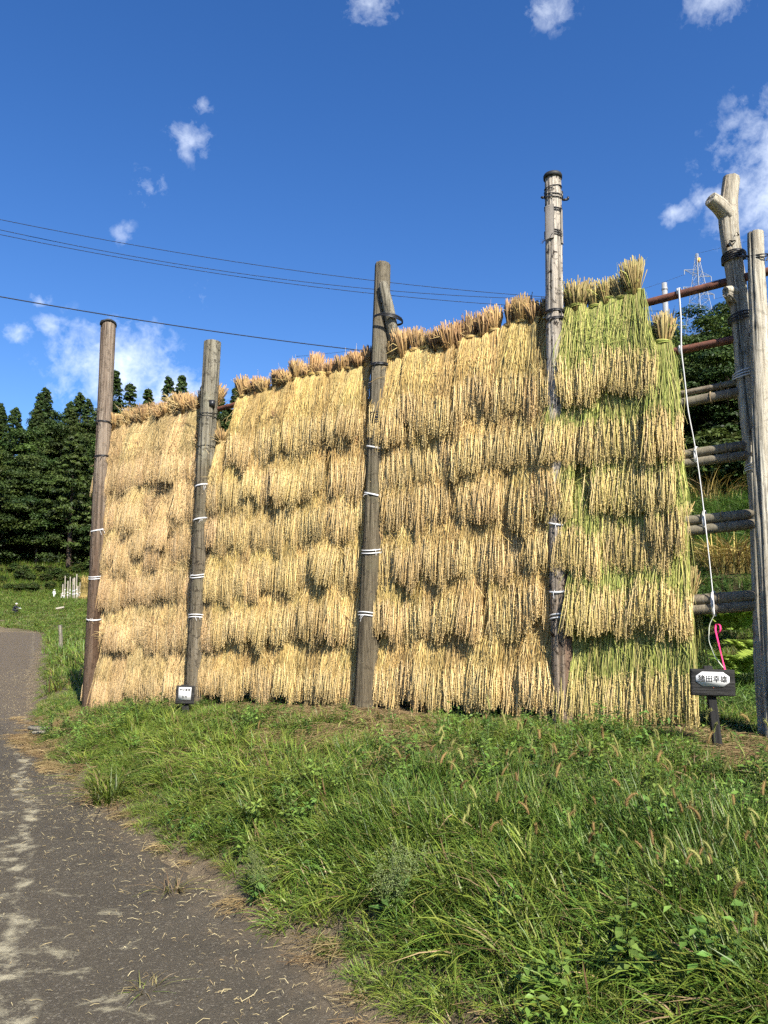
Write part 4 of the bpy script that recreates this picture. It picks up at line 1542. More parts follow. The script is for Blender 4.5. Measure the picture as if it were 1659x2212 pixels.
def scatter(name, P, rot, scl, idx, coll):
    n = len(P)
    me = bpy.data.meshes.new(name)
    me.vertices.add(n)
    me.vertices.foreach_set('co', np.asarray(P, dtype=np.float32).ravel())
    a = me.attributes.new('rot', 'FLOAT_VECTOR', 'POINT')
    a.data.foreach_set('vector', np.asarray(rot, dtype=np.float32).ravel())
    a = me.attributes.new('scl', 'FLOAT_VECTOR', 'POINT')
    a.data.foreach_set('vector', np.asarray(scl, dtype=np.float32).ravel())
    a = me.attributes.new('pick', 'INT', 'POINT')
    a.data.foreach_set('value', np.asarray(idx, dtype=np.int32))
    o = bpy.data.objects.new(name, me)
    COL.objects.link(o)
    ng = bpy.data.node_groups.new(name + '_scatter', 'GeometryNodeTree')
    ng.interface.new_socket(name='Geometry', in_out='INPUT', socket_type='NodeSocketGeometry')
    ng.interface.new_socket(name='Geometry', in_out='OUTPUT', socket_type='NodeSocketGeometry')
    N = ng.nodes
    gi, go = N.new('NodeGroupInput'), N.new('NodeGroupOutput')
    ci = N.new('GeometryNodeCollectionInfo')
    ci.inputs['Collection'].default_value = coll
    ci.inputs['Separate Children'].default_value = True
    ci.inputs['Reset Children'].default_value = True
    ip = N.new('GeometryNodeInstanceOnPoints')
    ip.inputs['Pick Instance'].default_value = True

    def named(attr, typ):
        nn = N.new('GeometryNodeInputNamedAttribute')
        nn.data_type = typ
        nn.inputs['Name'].default_value = attr
        return [s for s in nn.outputs if s.enabled and s.name == 'Attribute'][0]
    L = ng.links
    L.new(gi.outputs[0], ip.inputs['Points'])
    L.new(ci.outputs[0], ip.inputs['Instance'])
    L.new(named('pick', 'INT'), ip.inputs['Instance Index'])
    er = N.new('FunctionNodeEulerToRotation')
    L.new(named('rot', 'FLOAT_VECTOR'), er.inputs[0])
    L.new(er.outputs[0], ip.inputs['Rotation'])
    L.new(named('scl', 'FLOAT_VECTOR'), ip.inputs['Scale'])
    L.new(ip.outputs[0], go.inputs[0])
    md = o.modifiers.new('scatter', 'NODES')
    md.node_group = ng
    return o


GR = [(0.1188, 0.1924, 0.0238), (0.0828, 0.1517, 0.0189), (0.1692, 0.2331, 0.0315), (0.0936, 0.1665, 0.028), (0.2088, 0.2405, 0.042)]
GR_DARK = [(0.0756, 0.1443, 0.021), (0.09, 0.1628, 0.028), (0.054, 0.111, 0.0182), (0.126, 0.1961, 0.0336)]
GR_YEL = [(0.1836, 0.2405, 0.035), (0.144, 0.2109, 0.028), (0.2376, 0.259, 0.0525)]
DRYC = [(0.289, 0.2125, 0.102), (0.221, 0.153, 0.0723), (0.357, 0.272, 0.136), (0.1615, 0.1062, 0.051)]


def tuft(seed, nb, rad, h0, h1, w, droop, cols, dry=0.08, K=5):
    """a bunch of bent grass blades"""
    r = np.random.default_rng(seed)
    a = r.uniform(0, 2 * math.pi, nb)
    q = rad * np.sqrt(r.random(nb))
    base = np.stack([q * np.cos(a), q * np.sin(a), np.full(nb, -0.02)], -1)
    H = r.uniform(h0, h1, nb)
    b = a + r.normal(0, 0.9, nb)
    dr = np.abs(r.normal(droop, droop * 0.45, nb))
    f = np.linspace(0, 1, K)[None, :]
    out = (0.12 * f + dr[:, None] * f ** 2.2) * H[:, None]
    up = H[:, None] * (f - 0.42 * np.minimum(dr[:, None], 1.3) * f ** 2.6)
    P = np.stack([base[:, :1] + np.cos(b)[:, None] * out, base[:, 1:2] + np.sin(b)[:, None] * out, base[:, 2:3] + up], -1)
    W = w * r.uniform(0.6, 1.2, (nb, 1)) * (np.array([0.75, 1.0, 0.9, 0.62, 0.06])[None] if K == 5 else np.linspace(1, 0.1, K)[None])
    c = pal(r, cols, nb, 0.12)
    dd = r.random(nb) < dry
    c[dd] = pal(r, DRYC, int(dd.sum()), 0.1)
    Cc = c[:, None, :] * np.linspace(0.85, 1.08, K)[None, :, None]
    g = Geo()
    sidev = np.stack([-np.sin(b), np.cos(b), np.zeros(nb)], -1)[:, None, :]
    tw = (r.normal(0, 0.5, (nb, 1)) * f)[:, :, None]
    sidev = sidev * np.cos(tw) + np.array([0, 0, 1.0]) * np.sin(tw)
    V = np.stack([P - sidev * W[:, :, None] / 2, P + sidev * W[:, :, None] / 2], 2)
    idx = np.arange(nb * K * 2).reshape(nb, K, 2)
    F = np.stack([idx[:, :-1, 0], idx[:, :-1, 1], idx[:, 1:, 1], idx[:, 1:, 0]], -1).reshape(-1, 4)
    g.add(V.reshape(-1, 3), [F], np.repeat(Cc.reshape(-1, 3), 2, axis=0))
    return g.mesh('tuft')


def weed(seed, ns, h, leaf, cols):
    """a small leafy weed: stems with paired leaves"""
    r = np.random.default_rng(seed)
    g = Geo()
    Ps, Ns, Us, Ls = [], [], [], []
    for _ in range(ns):
        a = r.uniform(0, 2 * math.pi)
        hh = h * r.uniform(0.6, 1.1)
        lean = r.uniform(0.15, 0.6)
        p0 = np.array([r.normal(0, 0.02), r.normal(0, 0.02), -0.01])
        p2 = p0 + np.array([math.cos(a) * lean * hh, math.sin(a) * lean * hh, hh])
        p1 = (p0 + p2) / 2 + np.array([0, 0, 0.12 * hh])
        g.tubes(np.stack([p0, p1, p2]), np.array([[0.0022, 0.0018, 0.001]]), 3, (0.10, 0.15, 0.04))
        nn = int(6 + 8 * r.random())
        for k in range(nn):
            f = (k + 0.6) / nn
            p = p0 * (1 - f) ** 2 + 2 * p1 * f * (1 - f) + p2 * f * f
            b = k * 2.4 + r.normal(0, 0.3)
            u = np.array([math.cos(b), math.sin(b), r.uniform(-0.1, 0.5)])
            L = leaf * r.uniform(0.6, 1.15) * (1.05 - 0.45 * f)
            Ps.append(p + u * L * 0.55)
            Us.append(u)
            Ns.append(np.array([r.normal(0, 0.3), r.normal(0, 0.3), 1.0]))
            Ls.append(L)
    Ls = np.array(Ls)
    g.leaves(np.array(Ps), np.array(Ns), np.array(Us), Ls, Ls * r.uniform(0.42, 0.6, len(Ls)), pal(r, cols, len(Ls), 0.15))
    return g.mesh('weed')


def thatch(seed, n, rad):
    r = np.random.default_rng(seed)
    a = r.uniform(0, 2 * math.pi, n)
    c = np.stack([r.normal(0, rad, n), r.normal(0, rad, n), r.uniform(0.003, 0.035, n)], -1)
    d = np.stack([np.cos(a), np.sin(a), r.normal(0, 0.14, n)], -1) * r.uniform(0.04, 0.12, (n, 1))
    md = c + np.stack([r.normal(0, 0.012, n), r.normal(0, 0.012, n), r.uniform(0.0, 0.02, n)], -1)
    g = Geo()
    g.tubes(np.stack([c - d, md, c + d], 1), np.full((n, 3), 0.0018), 3, pal(r, DRYC, n, 0.2))
    return g.mesh('thatch')


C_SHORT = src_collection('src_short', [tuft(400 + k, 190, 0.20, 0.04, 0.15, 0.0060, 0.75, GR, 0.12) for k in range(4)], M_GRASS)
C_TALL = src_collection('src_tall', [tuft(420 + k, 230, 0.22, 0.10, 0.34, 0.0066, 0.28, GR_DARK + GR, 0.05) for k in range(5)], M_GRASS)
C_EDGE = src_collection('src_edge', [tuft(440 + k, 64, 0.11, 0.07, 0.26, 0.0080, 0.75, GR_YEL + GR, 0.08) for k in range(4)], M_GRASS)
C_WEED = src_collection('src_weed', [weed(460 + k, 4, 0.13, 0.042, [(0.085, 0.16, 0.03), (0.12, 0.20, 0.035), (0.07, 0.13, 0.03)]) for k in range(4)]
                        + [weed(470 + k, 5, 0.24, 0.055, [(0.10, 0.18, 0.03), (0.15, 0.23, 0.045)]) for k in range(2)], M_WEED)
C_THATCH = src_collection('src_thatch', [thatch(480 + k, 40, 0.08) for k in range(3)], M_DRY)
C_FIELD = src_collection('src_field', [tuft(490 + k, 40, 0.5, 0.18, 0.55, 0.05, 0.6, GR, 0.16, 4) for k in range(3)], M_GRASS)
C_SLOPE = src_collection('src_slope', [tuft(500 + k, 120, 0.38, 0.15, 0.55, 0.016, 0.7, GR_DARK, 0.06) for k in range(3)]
                         + [weed(510 + k, 8, 0.4, 0.10, [(0.07, 0.13, 0.03), (0.10, 0.17, 0.035), (0.05, 0.09, 0.02)]) for k in range(3)], M_GRASS)


def d_edge(x, y):
    return (x - edge_x(y)) * 0.84


def d_rack(x, y):
    """distance in front of the rack line (positive towards the lane)"""
    return (x - R0.x) * N_DIR.x + (y - R0.y) * N_DIR.y


def sample(n, x0, x1, y0, y1):
    return rng.uniform(x0, x1, n), rng.uniform(y0, y1, n)


def on_ground(px, py):
    """where the view through a photo point meets the ground"""
    d = ray(px, py)
    t = 0.5
    for _ in range(4000):
        p = Vector((0, 0, EYE)) + d * t
        if p.z <= ground_z(p.x, p.y):
            return Vector((p.x, p.y, ground_z(p.x, p.y)))
        t += 0.02 + t * 0.002
    return p


def in_view(x, y, m=0.06):
    u = x / np.maximum(y, 0.3)
    return (np.abs(u) < 0.53 + m + 0.25 / np.maximum(y, 0.6))


def pts(x, y, dz=0.0):
    return np.stack([x, y, height(x, y) + dz], -1)


def lay(x, y, amount=0.85):
    """rotation that lays a patch on the slope, spun at random"""
    e = 0.12
    gx = (height(x + e, y) - height(x - e, y)) / (2 * e) * amount
    gy = (height(x, y + e) - height(x, y - e)) / (2 * e) * amount
    nz = np.stack([-gx, -gy, np.ones_like(gx)], -1)
    nz /= np.linalg.norm(nz, axis=1, keepdims=True)
    a_ = rng.uniform(0, 6.283, len(x))
    h_ = np.stack([np.cos(a_), np.sin(a_), np.zeros_like(a_)], -1)
    xa = h_ - nz * np.sum(h_ * nz, axis=1, keepdims=True)
    xa /= np.linalg.norm(xa, axis=1, keepdims=True)
    ya = np.cross(nz, xa)
    return np.stack([np.arctan2(ya[:, 2], nz[:, 2]), -np.arcsin(np.clip(xa[:, 2], -1, 1)), np.arctan2(xa[:, 1], xa[:, 0])], -1)


def rots(n, tilt=0.12):
    return np.stack([rng.normal(0, tilt, n), rng.normal(0, tilt, n), rng.uniform(0, 6.283, n)], -1)


def clump(x, y, f, seed):
    return vnoise(np.stack([x * f, y * f, np.zeros_like(x)], -1), seed)


def shy(x, y):
    """how low plants stay: close in front of the two signs and under the ears"""
    f = np.ones_like(x)
    for b_ in (bR, bL):
        dx, dy = x - b_.x, y - b_.y
        q = np.hypot(dx / 0.22, np.where(dy < 0, dy / 0.75, dy / 0.2))
        f = np.minimum(f, 0.30 + 0.70 * sstep(0.7, 1.3, q))
    k_ = np.abs(d_rack(x, y) - 0.02)
    return np.minimum(f, 0.45 + 0.55 * sstep(0.15, 0.40, k_))


# short turf close to the rack (and behind it)
x, y = sample(9500, -5.5, 5.2, 2.2, 12.5)
dk, de = d_rack(x, y), d_edge(x, y)
near_rack = sstep(2.0, 0.9, dk + 0.25 * clump(x, y, 1.1, 1)) * sstep(-3.6, -2.4, dk)
bare = clump(x, y, 0.85, 21) + 0.4 * clump(x, y, 2.3, 22)
prob = (0.10 + 0.62 * near_rack) * (1 - 0.75 * sstep(0.15, 0.6, bare) * (dk > -0.2))
keep = in_view(x, y) & (de > 0.1) & (rng.random(len(x)) < prob)
x, y = x[keep], y[keep]
sc_ = rng.uniform(0.6, 1.25, len(x)) * shy(x, y)
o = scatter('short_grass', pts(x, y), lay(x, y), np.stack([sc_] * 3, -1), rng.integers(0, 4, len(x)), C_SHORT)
tag(o, 'short mown green grass in front of and under the rack', 'grass', kind='stuff')
print('short', len(x))

# tall grass nearer the camera
x, y = sample(6800, -4.6, 4.6, 1.2, 9.5)
dk, de = d_rack(x, y), d_edge(x, y)
tallness = sstep(1.15, 2.3, dk + 0.35 * clump(x, y, 0.9, 31)) * sstep(0.12, 0.75, de)
keep = in_view(x, y, 0.1) & (rng.random(len(x)) < 0.60 * tallness)
x, y, tl, de_ = x[keep], y[keep], tallness[keep], de[keep]
hg = rng.uniform(0.55, 1.1, len(x)) * (0.5 + 0.5 * tl) * (0.72 + 0.28 * sstep(0.3, 1.6, de_)) * (0.9 + 0.25 * clump(x, y, 1.6, 33)) * shy(x, y)
wd = rng.uniform(0.75, 1.15, len(x))
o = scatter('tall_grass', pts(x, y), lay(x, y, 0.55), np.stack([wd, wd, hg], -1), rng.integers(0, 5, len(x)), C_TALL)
tag(o, 'long uncut grass on the bank in the foreground', 'grass', kind='stuff')
print('tall', len(x))

# fringe along the lane
x, y = sample(9000, -13, 2.2, 1.6, 26)
x2, y2 = sample(9000, -4.6, 2.2, 1.6, 9)
x, y = np.concatenate([x, x2]), np.concatenate([y, y2])
de = d_edge(x, y) + 0.13 * clump(x, y, 1.9, 41)
keep = (de > 0.03) & (de < 0.95) & in_view(x, y, 0.1) & (rng.random(len(x)) < np.where(de < 0.35, 0.75, 0.42))
x, y, de = x[keep], y[keep], de[keep]
sc_ = rng.uniform(0.45, 1.15, len(x)) * (0.40 + 0.70 * sstep(0.02, 0.6, de))
o = scatter('verge_grass', pts(x, y), lay(x, y, 0.7), np.stack([sc_] * 3, -1), rng.integers(0, 4, len(x)), C_EDGE)
tag(o, 'yellow-green fringe of grass along the edge of the lane', 'grass', kind='stuff')
print('edge', len(x))

# leafy weeds
x, y = sample(20000, -5.5, 4.2, 1.4, 11)
de, dk = d_edge(x, y), d_rack(x, y)
patch = clump(x, y, 0.8, 51)
prob = 0.05 + 0.42 * sstep(0.0, 0.5, patch) + 0.30 * sstep(1.3, 0.4, np.abs(de - 0.6)) * sstep(-0.2, 0.5, patch)
keep = (de > 0.12) & in_view(x, y, 0.1) & (rng.random(len(x)) < prob * 0.6)
x, y = x[keep], y[keep]
sc_ = rng.uniform(0.55, 1.2, len(x)) * shy(x, y)
o = scatter('leafy_weeds', pts(x, y, 0.01), rots(len(x), 0.2), np.stack([sc_] * 3, -1), rng.integers(0, 6, len(x)), C_WEED)
tag(o, 'small broad-leaved weeds growing among the grass', 'weeds', kind='stuff')
print('weeds', len(x))

# dry cut grass lying in patches, and along the lane edge
x, y = sample(26000, -6, 4.5, 2.0, 12)
de, dk = d_edge(x, y), d_rack(x, y)
bare = clump(x, y, 0.85, 21) + 0.4 * clump(x, y, 2.3, 22)
prob = 0.8 * sstep(0.05, 0.5, bare) * sstep(2.0, 1.0, dk) * sstep(-0.3, 0.1, dk) + 0.06 * sstep(2.4, 1.4, dk) + 0.045 * sstep(0.28, 0.05, np.abs(de - 0.02))
keep = (de > -0.2) & in_view(x, y, 0.1) & (rng.random(len(x)) < prob)
x, y = x[keep], y[keep]
sc_ = rng.uniform(0.45, 0.95, len(x))
zz = np.where(d_edge(x, y) < 0.05, 0.018, 0.0)
P_ = pts(x, y)
P_[:, 2] = np.maximum(P_[:, 2], zz)
o = scatter('dry_thatch', P_, rots(len(x), 0.08), np.stack([sc_] * 3, -1), rng.integers(0, 3, len(x)), C_THATCH)
tag(o, 'brown dead grass clippings lying in patches', 'dry grass', kind='stuff')
print('thatch', len(x))

# straw litter on the lane: many loose pieces
n = 3400
ys = np.concatenate([rng.uniform(1.8, 8, n // 2), rng.uniform(6, 22, n // 2)])
off = np.abs(rng.normal(0, 0.45, n)) * np.where(rng.random(n) < 0.7, 1, 3.0)
xs = edge_x(ys) - off * 1.1 + 0.05
keep = off < LANE_W * 0.8
xs, ys = xs[keep], ys[keep]
n = len(xs)
a = rng.normal(R(12), 0.75, n)
L = rng.uniform(0.003, 0.012, n) * np.where(rng.random(n) < 0.3, 2.4, 1.0) * np.where(rng.random(n) < 0.05, 2.4, 1.0)
z = 0.024 + 0.006 * rng.random(n)
c0 = np.stack([xs, ys, z], -1)
dv = np.stack([np.cos(a) * L, np.sin(a) * L, rng.normal(0, 0.003, n)], -1)
bend = np.stack([-np.sin(a) * L * rng.normal(0, 0.3, n), np.cos(a) * L * rng.normal(0, 0.3, n), np.abs(rng.normal(0.003, 0.005, n))], -1)
g = Geo()
g.tubes(np.stack([c0 - dv, c0 + bend, c0 + dv], 1), rng.uniform(0.0006, 0.0014, (n, 1)) * np.ones((1, 3)), 3, pal(rng, [(0.50, 0.40, 0.22), (0.40, 0.30, 0.15), (0.60, 0.50, 0.30), (0.30, 0.21, 0.11)], n, 0.15))
tag(link('straw_litter', g.mesh('straw_litter'), M_DRY), 'loose bits of straw scattered over the lane', 'straw', kind='stuff')

# field grass far left, slope undergrowth behind right
x, y = sample(60000, -110, 6, 13, 166)
de = d_edge(x, y)
keep = in_view(x, y, 0.03) & (x / y < -0.30) & (((de > 0.4) | (y > 71.5)) | (de < -LANE_W - 0.2)) & (rng.random(len(x)) < np.interp(y, [13, 40, 80, 165], [1.0, 0.9, 0.75, 0.6]))
x, y = x[keep], y[keep]
sc_ = rng.uniform(0.5, 1.1, len(x)) * np.interp(y, [13, 40, 100, 150], [0.75, 0.9, 1.3, 2.2])
hz = np.interp(y, [13, 30, 70, 130, 150], [1.1, 0.9, 0.6, 0.8, 1.3])
o = scatter('field_grass', pts(x, y), rots(len(x), 0.1), np.stack([sc_, sc_, sc_ * hz], -1), rng.integers(0, 3, len(x)), C_FIELD)
tag(o, 'rough green grass of the far paddy and lane side at left', 'grass', kind='stuff')
print('field', len(x))

FERNS = ((1590, 1372, 0.42, 9, 'bright fern behind the lowest bamboo poles'), (1568, 1335, 0.36, 7, 'fern just below the lowest bamboo pair'),
         (1612, 1470, 0.40, 8, 'bright fern beside the right sign board'), (1625, 1420, 0.3, 7, 'small fern at the foot of the forked trunk'))
CLUMPS = ((1560, 1225, 1.0, 'clump of golden rice straw on the slope nearest the white tape'), (1600, 1222, 1.05, 'clump of golden rice straw on the slope between the lower bamboo pairs'),
          (1545, 1085, 0.9, 'arching yellow-green rice clump higher up the slope'), (1630, 1225, 0.9, 'clump of golden rice straw close to the log post'), (1578, 1240, 0.8, 'low clump of golden straw in the middle of the slope patch'))
SLOPE_SPOTS = []
for q in FERNS:
    p = on_ground(q[0], q[1] + 30)
    SLOPE_SPOTS.append((p.x, p.y, 0.5 * p.y / 7.5))
for q in CLUMPS:
    p = on_ground(q[0], q[1])
    SLOPE_SPOTS.append((p.x, p.y, 0.55 * p.y / 12.5))
x, y = sample(15000, 1.0, 20, 6.5, 36)
u = x / y
keep = (u > 0.30) & (u < 0.62) & (d_rack(x, y) < -0.5) & (rng.random(len(x)) < np.interp(y, [6, 14, 36], [1.0, 0.8, 0.55]))
x, y = x[keep], y[keep]
sc_ = rng.uniform(0.6, 1.2, len(x)) * np.interp(y, [6, 12, 36], [0.55, 0.8, 1.6])
for q in SLOPE_SPOTS:
    sc_ = sc_ * (0.35 + 0.65 * sstep(0.5, 1.0, np.hypot((x - q[0]) / q[2], (y - q[1] + 0.25 * q[2]) / (q[2] * 1.3))))
o = scatter('slope_undergrowth', pts(x, y), rots(len(x), 0.15), np.stack([sc_] * 3, -1), rng.integers(0, 6, len(x)), C_SLOPE)
tag(o, 'grass and low plants on the slope behind the right end of the rack', 'undergrowth', kind='stuff')
print('slope', len(x))

# ------------------------------------------------------------------ individual plants in the foreground


def foxtail(seed, brown):
    r = np.random.default_rng(seed)
    H = r.uniform(0.34, 0.48)
    lean = r.uniform(0.05, 0.2)
    hl = r.uniform(0.05, 0.085)
    K = 6
    f = np.linspace(0, 1, K)
    P = np.stack([lean * H * f ** 2, np.zeros(K), H * (f - 0.10 * lean * f ** 2) - 0.02 * (1 - f)], -1)
    g = Geo()
    g.tubes(P, np.full((1, K), 0.0011), 3, (0.12, 0.17, 0.04))
    stem = g.mesh('stem')
    g = Geo()
    K2 = 9
    f = np.linspace(0, 1, K2)
    bend = r.uniform(0.2, 1.5)
    a0 = math.atan2(P[-1, 0] - P[-2, 0], P[-1, 2] - P[-2, 2])
    ang = a0 + bend * f
    step = hl / (K2 - 1)
    hx = P[-1, 0] + np.concatenate([[0], np.cumsum(np.sin(ang[:-1]) * step)])
    hz = P[-1, 2] + np.concatenate([[0], np.cumsum(np.cos(ang[:-1]) * step)])
    HP = np.stack([hx, np.zeros(K2), hz], -1)
    rad = 0.0058 * np.array([0.45, 0.9, 1.0, 1.0, 1.0, 0.95, 0.85, 0.65, 0.25])
    col = np.array((0.21, 0.145, 0.055) if brown else (0.24, 0.24, 0.075))
    g.tubes(HP, rad[None], 6, col)
    nb = 130
    k = r.integers(0, K2 - 1, nb)
    b = HP[k] + (HP[k + 1] - HP[k]) * r.random((nb, 1))
    th = r.uniform(0, 6.283, nb)
    tg = HP[k + 1] - HP[k]
    tg /= np.linalg.norm(tg, axis=1, keepdims=True)
    sidev = np.stack([np.cos(th) * tg[:, 2], np.sin(th), -np.cos(th) * tg[:, 0]], -1)
    e = b + sidev * r.uniform(0.007, 0.012, (nb, 1)) + tg * r.uniform(0.004, 0.011, (nb, 1))
    g.tubes(np.stack([b, e], 1), np.tile([[0.0009, 0.0003]], (nb, 1)), 3, np.tile(col * 1.25, (nb, 1)) * (1 + r.normal(0, 0.2, (nb, 1))))
    return stem, g.mesh('seed_head')


FOX = [(foxtail(600 + k, k % 2 == 0), k % 2 == 0) for k in range(8)]
protos = {}
placed = 0
tries = 0
while placed < 150 and tries < 6000:
    tries += 1
    Y = rnd.uniform(1.9, 6.4)
    X = rnd.uniform(-1.4, 0.56 * Y)
    de, dk = float(d_edge(np.array(X), np.array(Y))), float(d_rack(np.array(X), np.array(Y)))
    if de < 0.6 or dk < 1.5 or abs(X / Y) > 0.54:
        continue
    if rnd.random() > 0.25 + 0.75 * float(sstep(0.0, 2.0, np.array(X + 0.4))):
        continue
    k = rnd.randrange(8)
    (sm, hm), brown = FOX[k]
    loc = Vector((X, Y, ground_z(X, Y)))
    if k not in protos:
        root = empty('foxtail_grass', loc)
        link('stem', sm, M_GRASS, root)
        link('seed_head', hm, M_DRY, root)
        protos[k] = root
    else:
        root = copy_tree(protos[k])
    root.location = loc
    root.rotation_euler = (rnd.gauss(0, 0.1), rnd.gauss(0, 0.1), rnd.uniform(0, 6.28))
    s_ = rnd.uniform(0.6, 1.0)
    root.scale = (s_, s_, s_)
    tag(root, ('bristly foxtail grass with rust-brown seed head in the long foreground grass' if brown else 'bristly foxtail grass with yellow-green seed head in the long foreground grass'), 'foxtail grass',
        'brown foxtails on the bank' if brown else 'yellow-green foxtails on the bank')
    placed += 1


def flowering_weed(name, label, loc, h, seed, n_main=7):
    r = np.random.default_rng(seed)
    root = empty(name, loc)
    tag(root, label, 'plant')
    g, gf, gl = Geo(), Geo(), Geo()
    for k in range(n_main):
        a = r.uniform(0, 6.283)
        hh = h * r.uniform(0.7, 1.1)
        ln = r.uniform(0.1, 0.45)
        p0 = np.array([r.normal(0, 0.02), r.normal(0, 0.02), -0.02])
        p2 = p0 + np.array([math.cos(a) * ln * hh, math.sin(a) * ln * hh, hh])
        p1 = (p0 + p2) / 2 + np.array([0, 0, 0.1 * hh])
        g.tubes(np.stack([p0, p1, p2]), np.array([[0.003, 0.0024, 0.0012]]), 4, (0.16, 0.21, 0.06))
        for j in range(12):
            f = 0.38 + 0.62 * j / 11
            p = p0 * (1 - f) ** 2 + 2 * p1 * f * (1 - f) + p2 * f * f
            b = j * 2.4 + r.normal(0, 0.4)
            L = (0.14 - 0.08 * f) * r.uniform(0.7, 1.2) * h / 0.5
            e = p + np.array([math.cos(b) * L, math.sin(b) * L, L * r.uniform(0.2, 0.7)])
            md = (p + e) / 2 + np.array([0, 0, 0.015])
            e2 = e + np.array([math.cos(b) * 0.01, math.sin(b) * 0.01, -0.02])
            g.tubes(np.stack([p, md, e, e2]), np.array([[0.0012, 0.001, 0.0008, 0.0006]]), 3, (0.22, 0.27, 0.09))
            nf = 12
            ff = r.random(nf) ** 0.7
            fp_ = p + (e - p) * ff[:, None] + r.normal(0, 0.006, (nf, 3)) + np.array([0, 0, -0.004])
            gf.grains(fp_, r.normal(0, 1, (nf, 3)), r.uniform(0.005, 0.009, nf), r.uniform(0.0045, 0.007, nf), pal(r, [(0.24, 0.30, 0.10), (0.19, 0.25, 0.075), (0.30, 0.34, 0.15)], nf, 0.1))
        m = 10
        ff = r.uniform(0.05, 0.6, m)[:, None]
        lp_ = p0 * (1 - ff) ** 2 + 2 * p1 * ff * (1 - ff) + p2 * ff ** 2
        b = r.uniform(0, 6.283, m)
        u_ = np.stack([np.cos(b), np.sin(b), r.uniform(-0.2, 0.3, m)], -1)
        gl.leaves(lp_ + u_ * 0.03, np.stack([r.normal(0, .3, m), r.normal(0, .3, m), np.ones(m)], -1), u_, r.uniform(0.05, 0.085, m), r.uniform(0.018, 0.032, m), pal(r, [(0.10, 0.18, 0.04), (0.14, 0.21, 0.05)], m, 0.1))
    link('stems', g.mesh('stems'), M_GRASS, root)
    link('flowers', gf.mesh('flowers'), M_WEED, root)
    link('leaves', gl.mesh('leaves'), M_WEED, root)
    return root


flowering_weed('flowering_weed', 'feathery weed with tiny pale green flowers by the lane, foreground centre', on_ground(850, 2010), 0.36, 71, 9)
flowering_weed('flowering_weed', 'smaller feathery pale-flowered weed at the grass edge, left of the larger one', on_ground(570, 1945), 0.26, 72, 5)


def leaf_plant(name, label, loc, h, seed, leaf, ns, cols):
    me = weed(seed, ns, h, leaf, cols)
    root = empty(name, loc)
    tag(root, label, 'plant')
    link('foliage', me, M_WEED, root)
    return root


for (px, py, h, lf, ns, lab) in ((1360, 2140, 0.30, 0.085, 7, 'broad-leaved weed with bright lobed leaves near the bottom right of the grass'),
                                 (1160, 2190, 0.22, 0.075, 6, 'low broad-leaved weed at the bottom edge beside the lane'),
                                 (1560, 2170, 0.30, 0.08, 7, 'leafy green weed in the bottom right corner'),
                                 (690, 1900, 0.2, 0.06, 6, 'leafy weed beside the feathery flowering weed')):
    leaf_plant('leafy_weed', lab, on_ground(px, py), h, px, lf, ns, [(0.14, 0.23, 0.04), (0.19, 0.27, 0.055), (0.11, 0.19, 0.035)])

# arching tuft at the lane edge
loc = on_ground(235, 1738)
t1 = link('grass_tuft', tuft(77, 170, 0.13, 0.20, 0.52, 0.009, 0.9, GR_YEL + GR, 0.06), M_GRASS, loc=loc)
tag(t1, 'big arching grass tuft jutting over the edge of the lane at left', 'grass tuft')
loc = on_ground(195, 1650)
t2 = link('grass_tuft', tuft(78, 60, 0.10, 0.10, 0.24, 0.008, 0.9, GR, 0.1), M_GRASS, loc=loc)
tag(t2, 'small grass tuft behind the big arching one at the lane edge', 'grass tuft')
loc = on_ground(370, 1945)
loc.z = 0.02
t3 = link('grass_tuft', tuft(79, 40, 0.05, 0.06, 0.15, 0.006, 1.2, GR_YEL + DRYC, 0.3), M_GRASS, loc=loc)
tag(t3, 'flattened yellowing grass tuft on the asphalt by the verge', 'grass tuft')
loc = on_ground(318, 2165)
loc.z = 0.02
t4 = link('grass_tuft', tuft(80, 34, 0.05, 0.04, 0.10, 0.005, 1.2, GR_YEL + DRYC, 0.4), M_GRASS, loc=loc)
tag(t4, 'tiny grass tuft growing through the lane at the bottom', 'grass tuft')


def fern(name, label, loc, size, nf, seed, cols):
    r = np.random.default_rng(seed)
    root = empty(name, loc)
    tag(root, label, 'fern')
    for k in range(nf):
        g = Geo()
        a = k * 6.283 / nf + r.normal(0, 0.25)
        L = size * r.uniform(0.75, 1.1)
        K = 8
        f = np.linspace(0, 1, K)
        P = np.stack([np.cos(a) * L * (0.25 * f + 0.6 * f ** 1.6), np.sin(a) * L * (0.25 * f + 0.6 * f ** 1.6), L * (0.95 * f - 0.55 * f ** 2.2)], -1)
        g.tubes(P, np.linspace(0.003, 0.001, K)[None], 3, (0.14, 0.17, 0.05))
        m = 26
        ff = np.linspace(0.18, 0.98, m)
        pp = np.stack([np.interp(ff, f, P[:, i]) for i in range(3)], -1)
        tg = np.gradient(pp, axis=0)
        tg /= np.linalg.norm(tg, axis=1, keepdims=True)
        sd = np.cross(tg, np.array([0, 0, 1.0]))
        sd /= np.linalg.norm(sd, axis=1, keepdims=True)
        for sgn in (-1, 1):
            ln = L * 0.26 * np.sin(np.clip(ff * 0.9 + 0.18, 0, 1) * math.pi) ** 0.8
            u_ = sd * sgn + tg * 0.35 + np.array([0, 0, -0.1])
            g.leaves(pp + u_ * ln[:, None] * 0.5, np.cross(tg, sd) * 1.0 + r.normal(0, 0.12, (m, 3)), u_, ln, ln * 0.24 + 0.004, pal(r, cols, m, 0.1))
        link('frond', g.mesh('frond'), M_WEED, root)
    return root


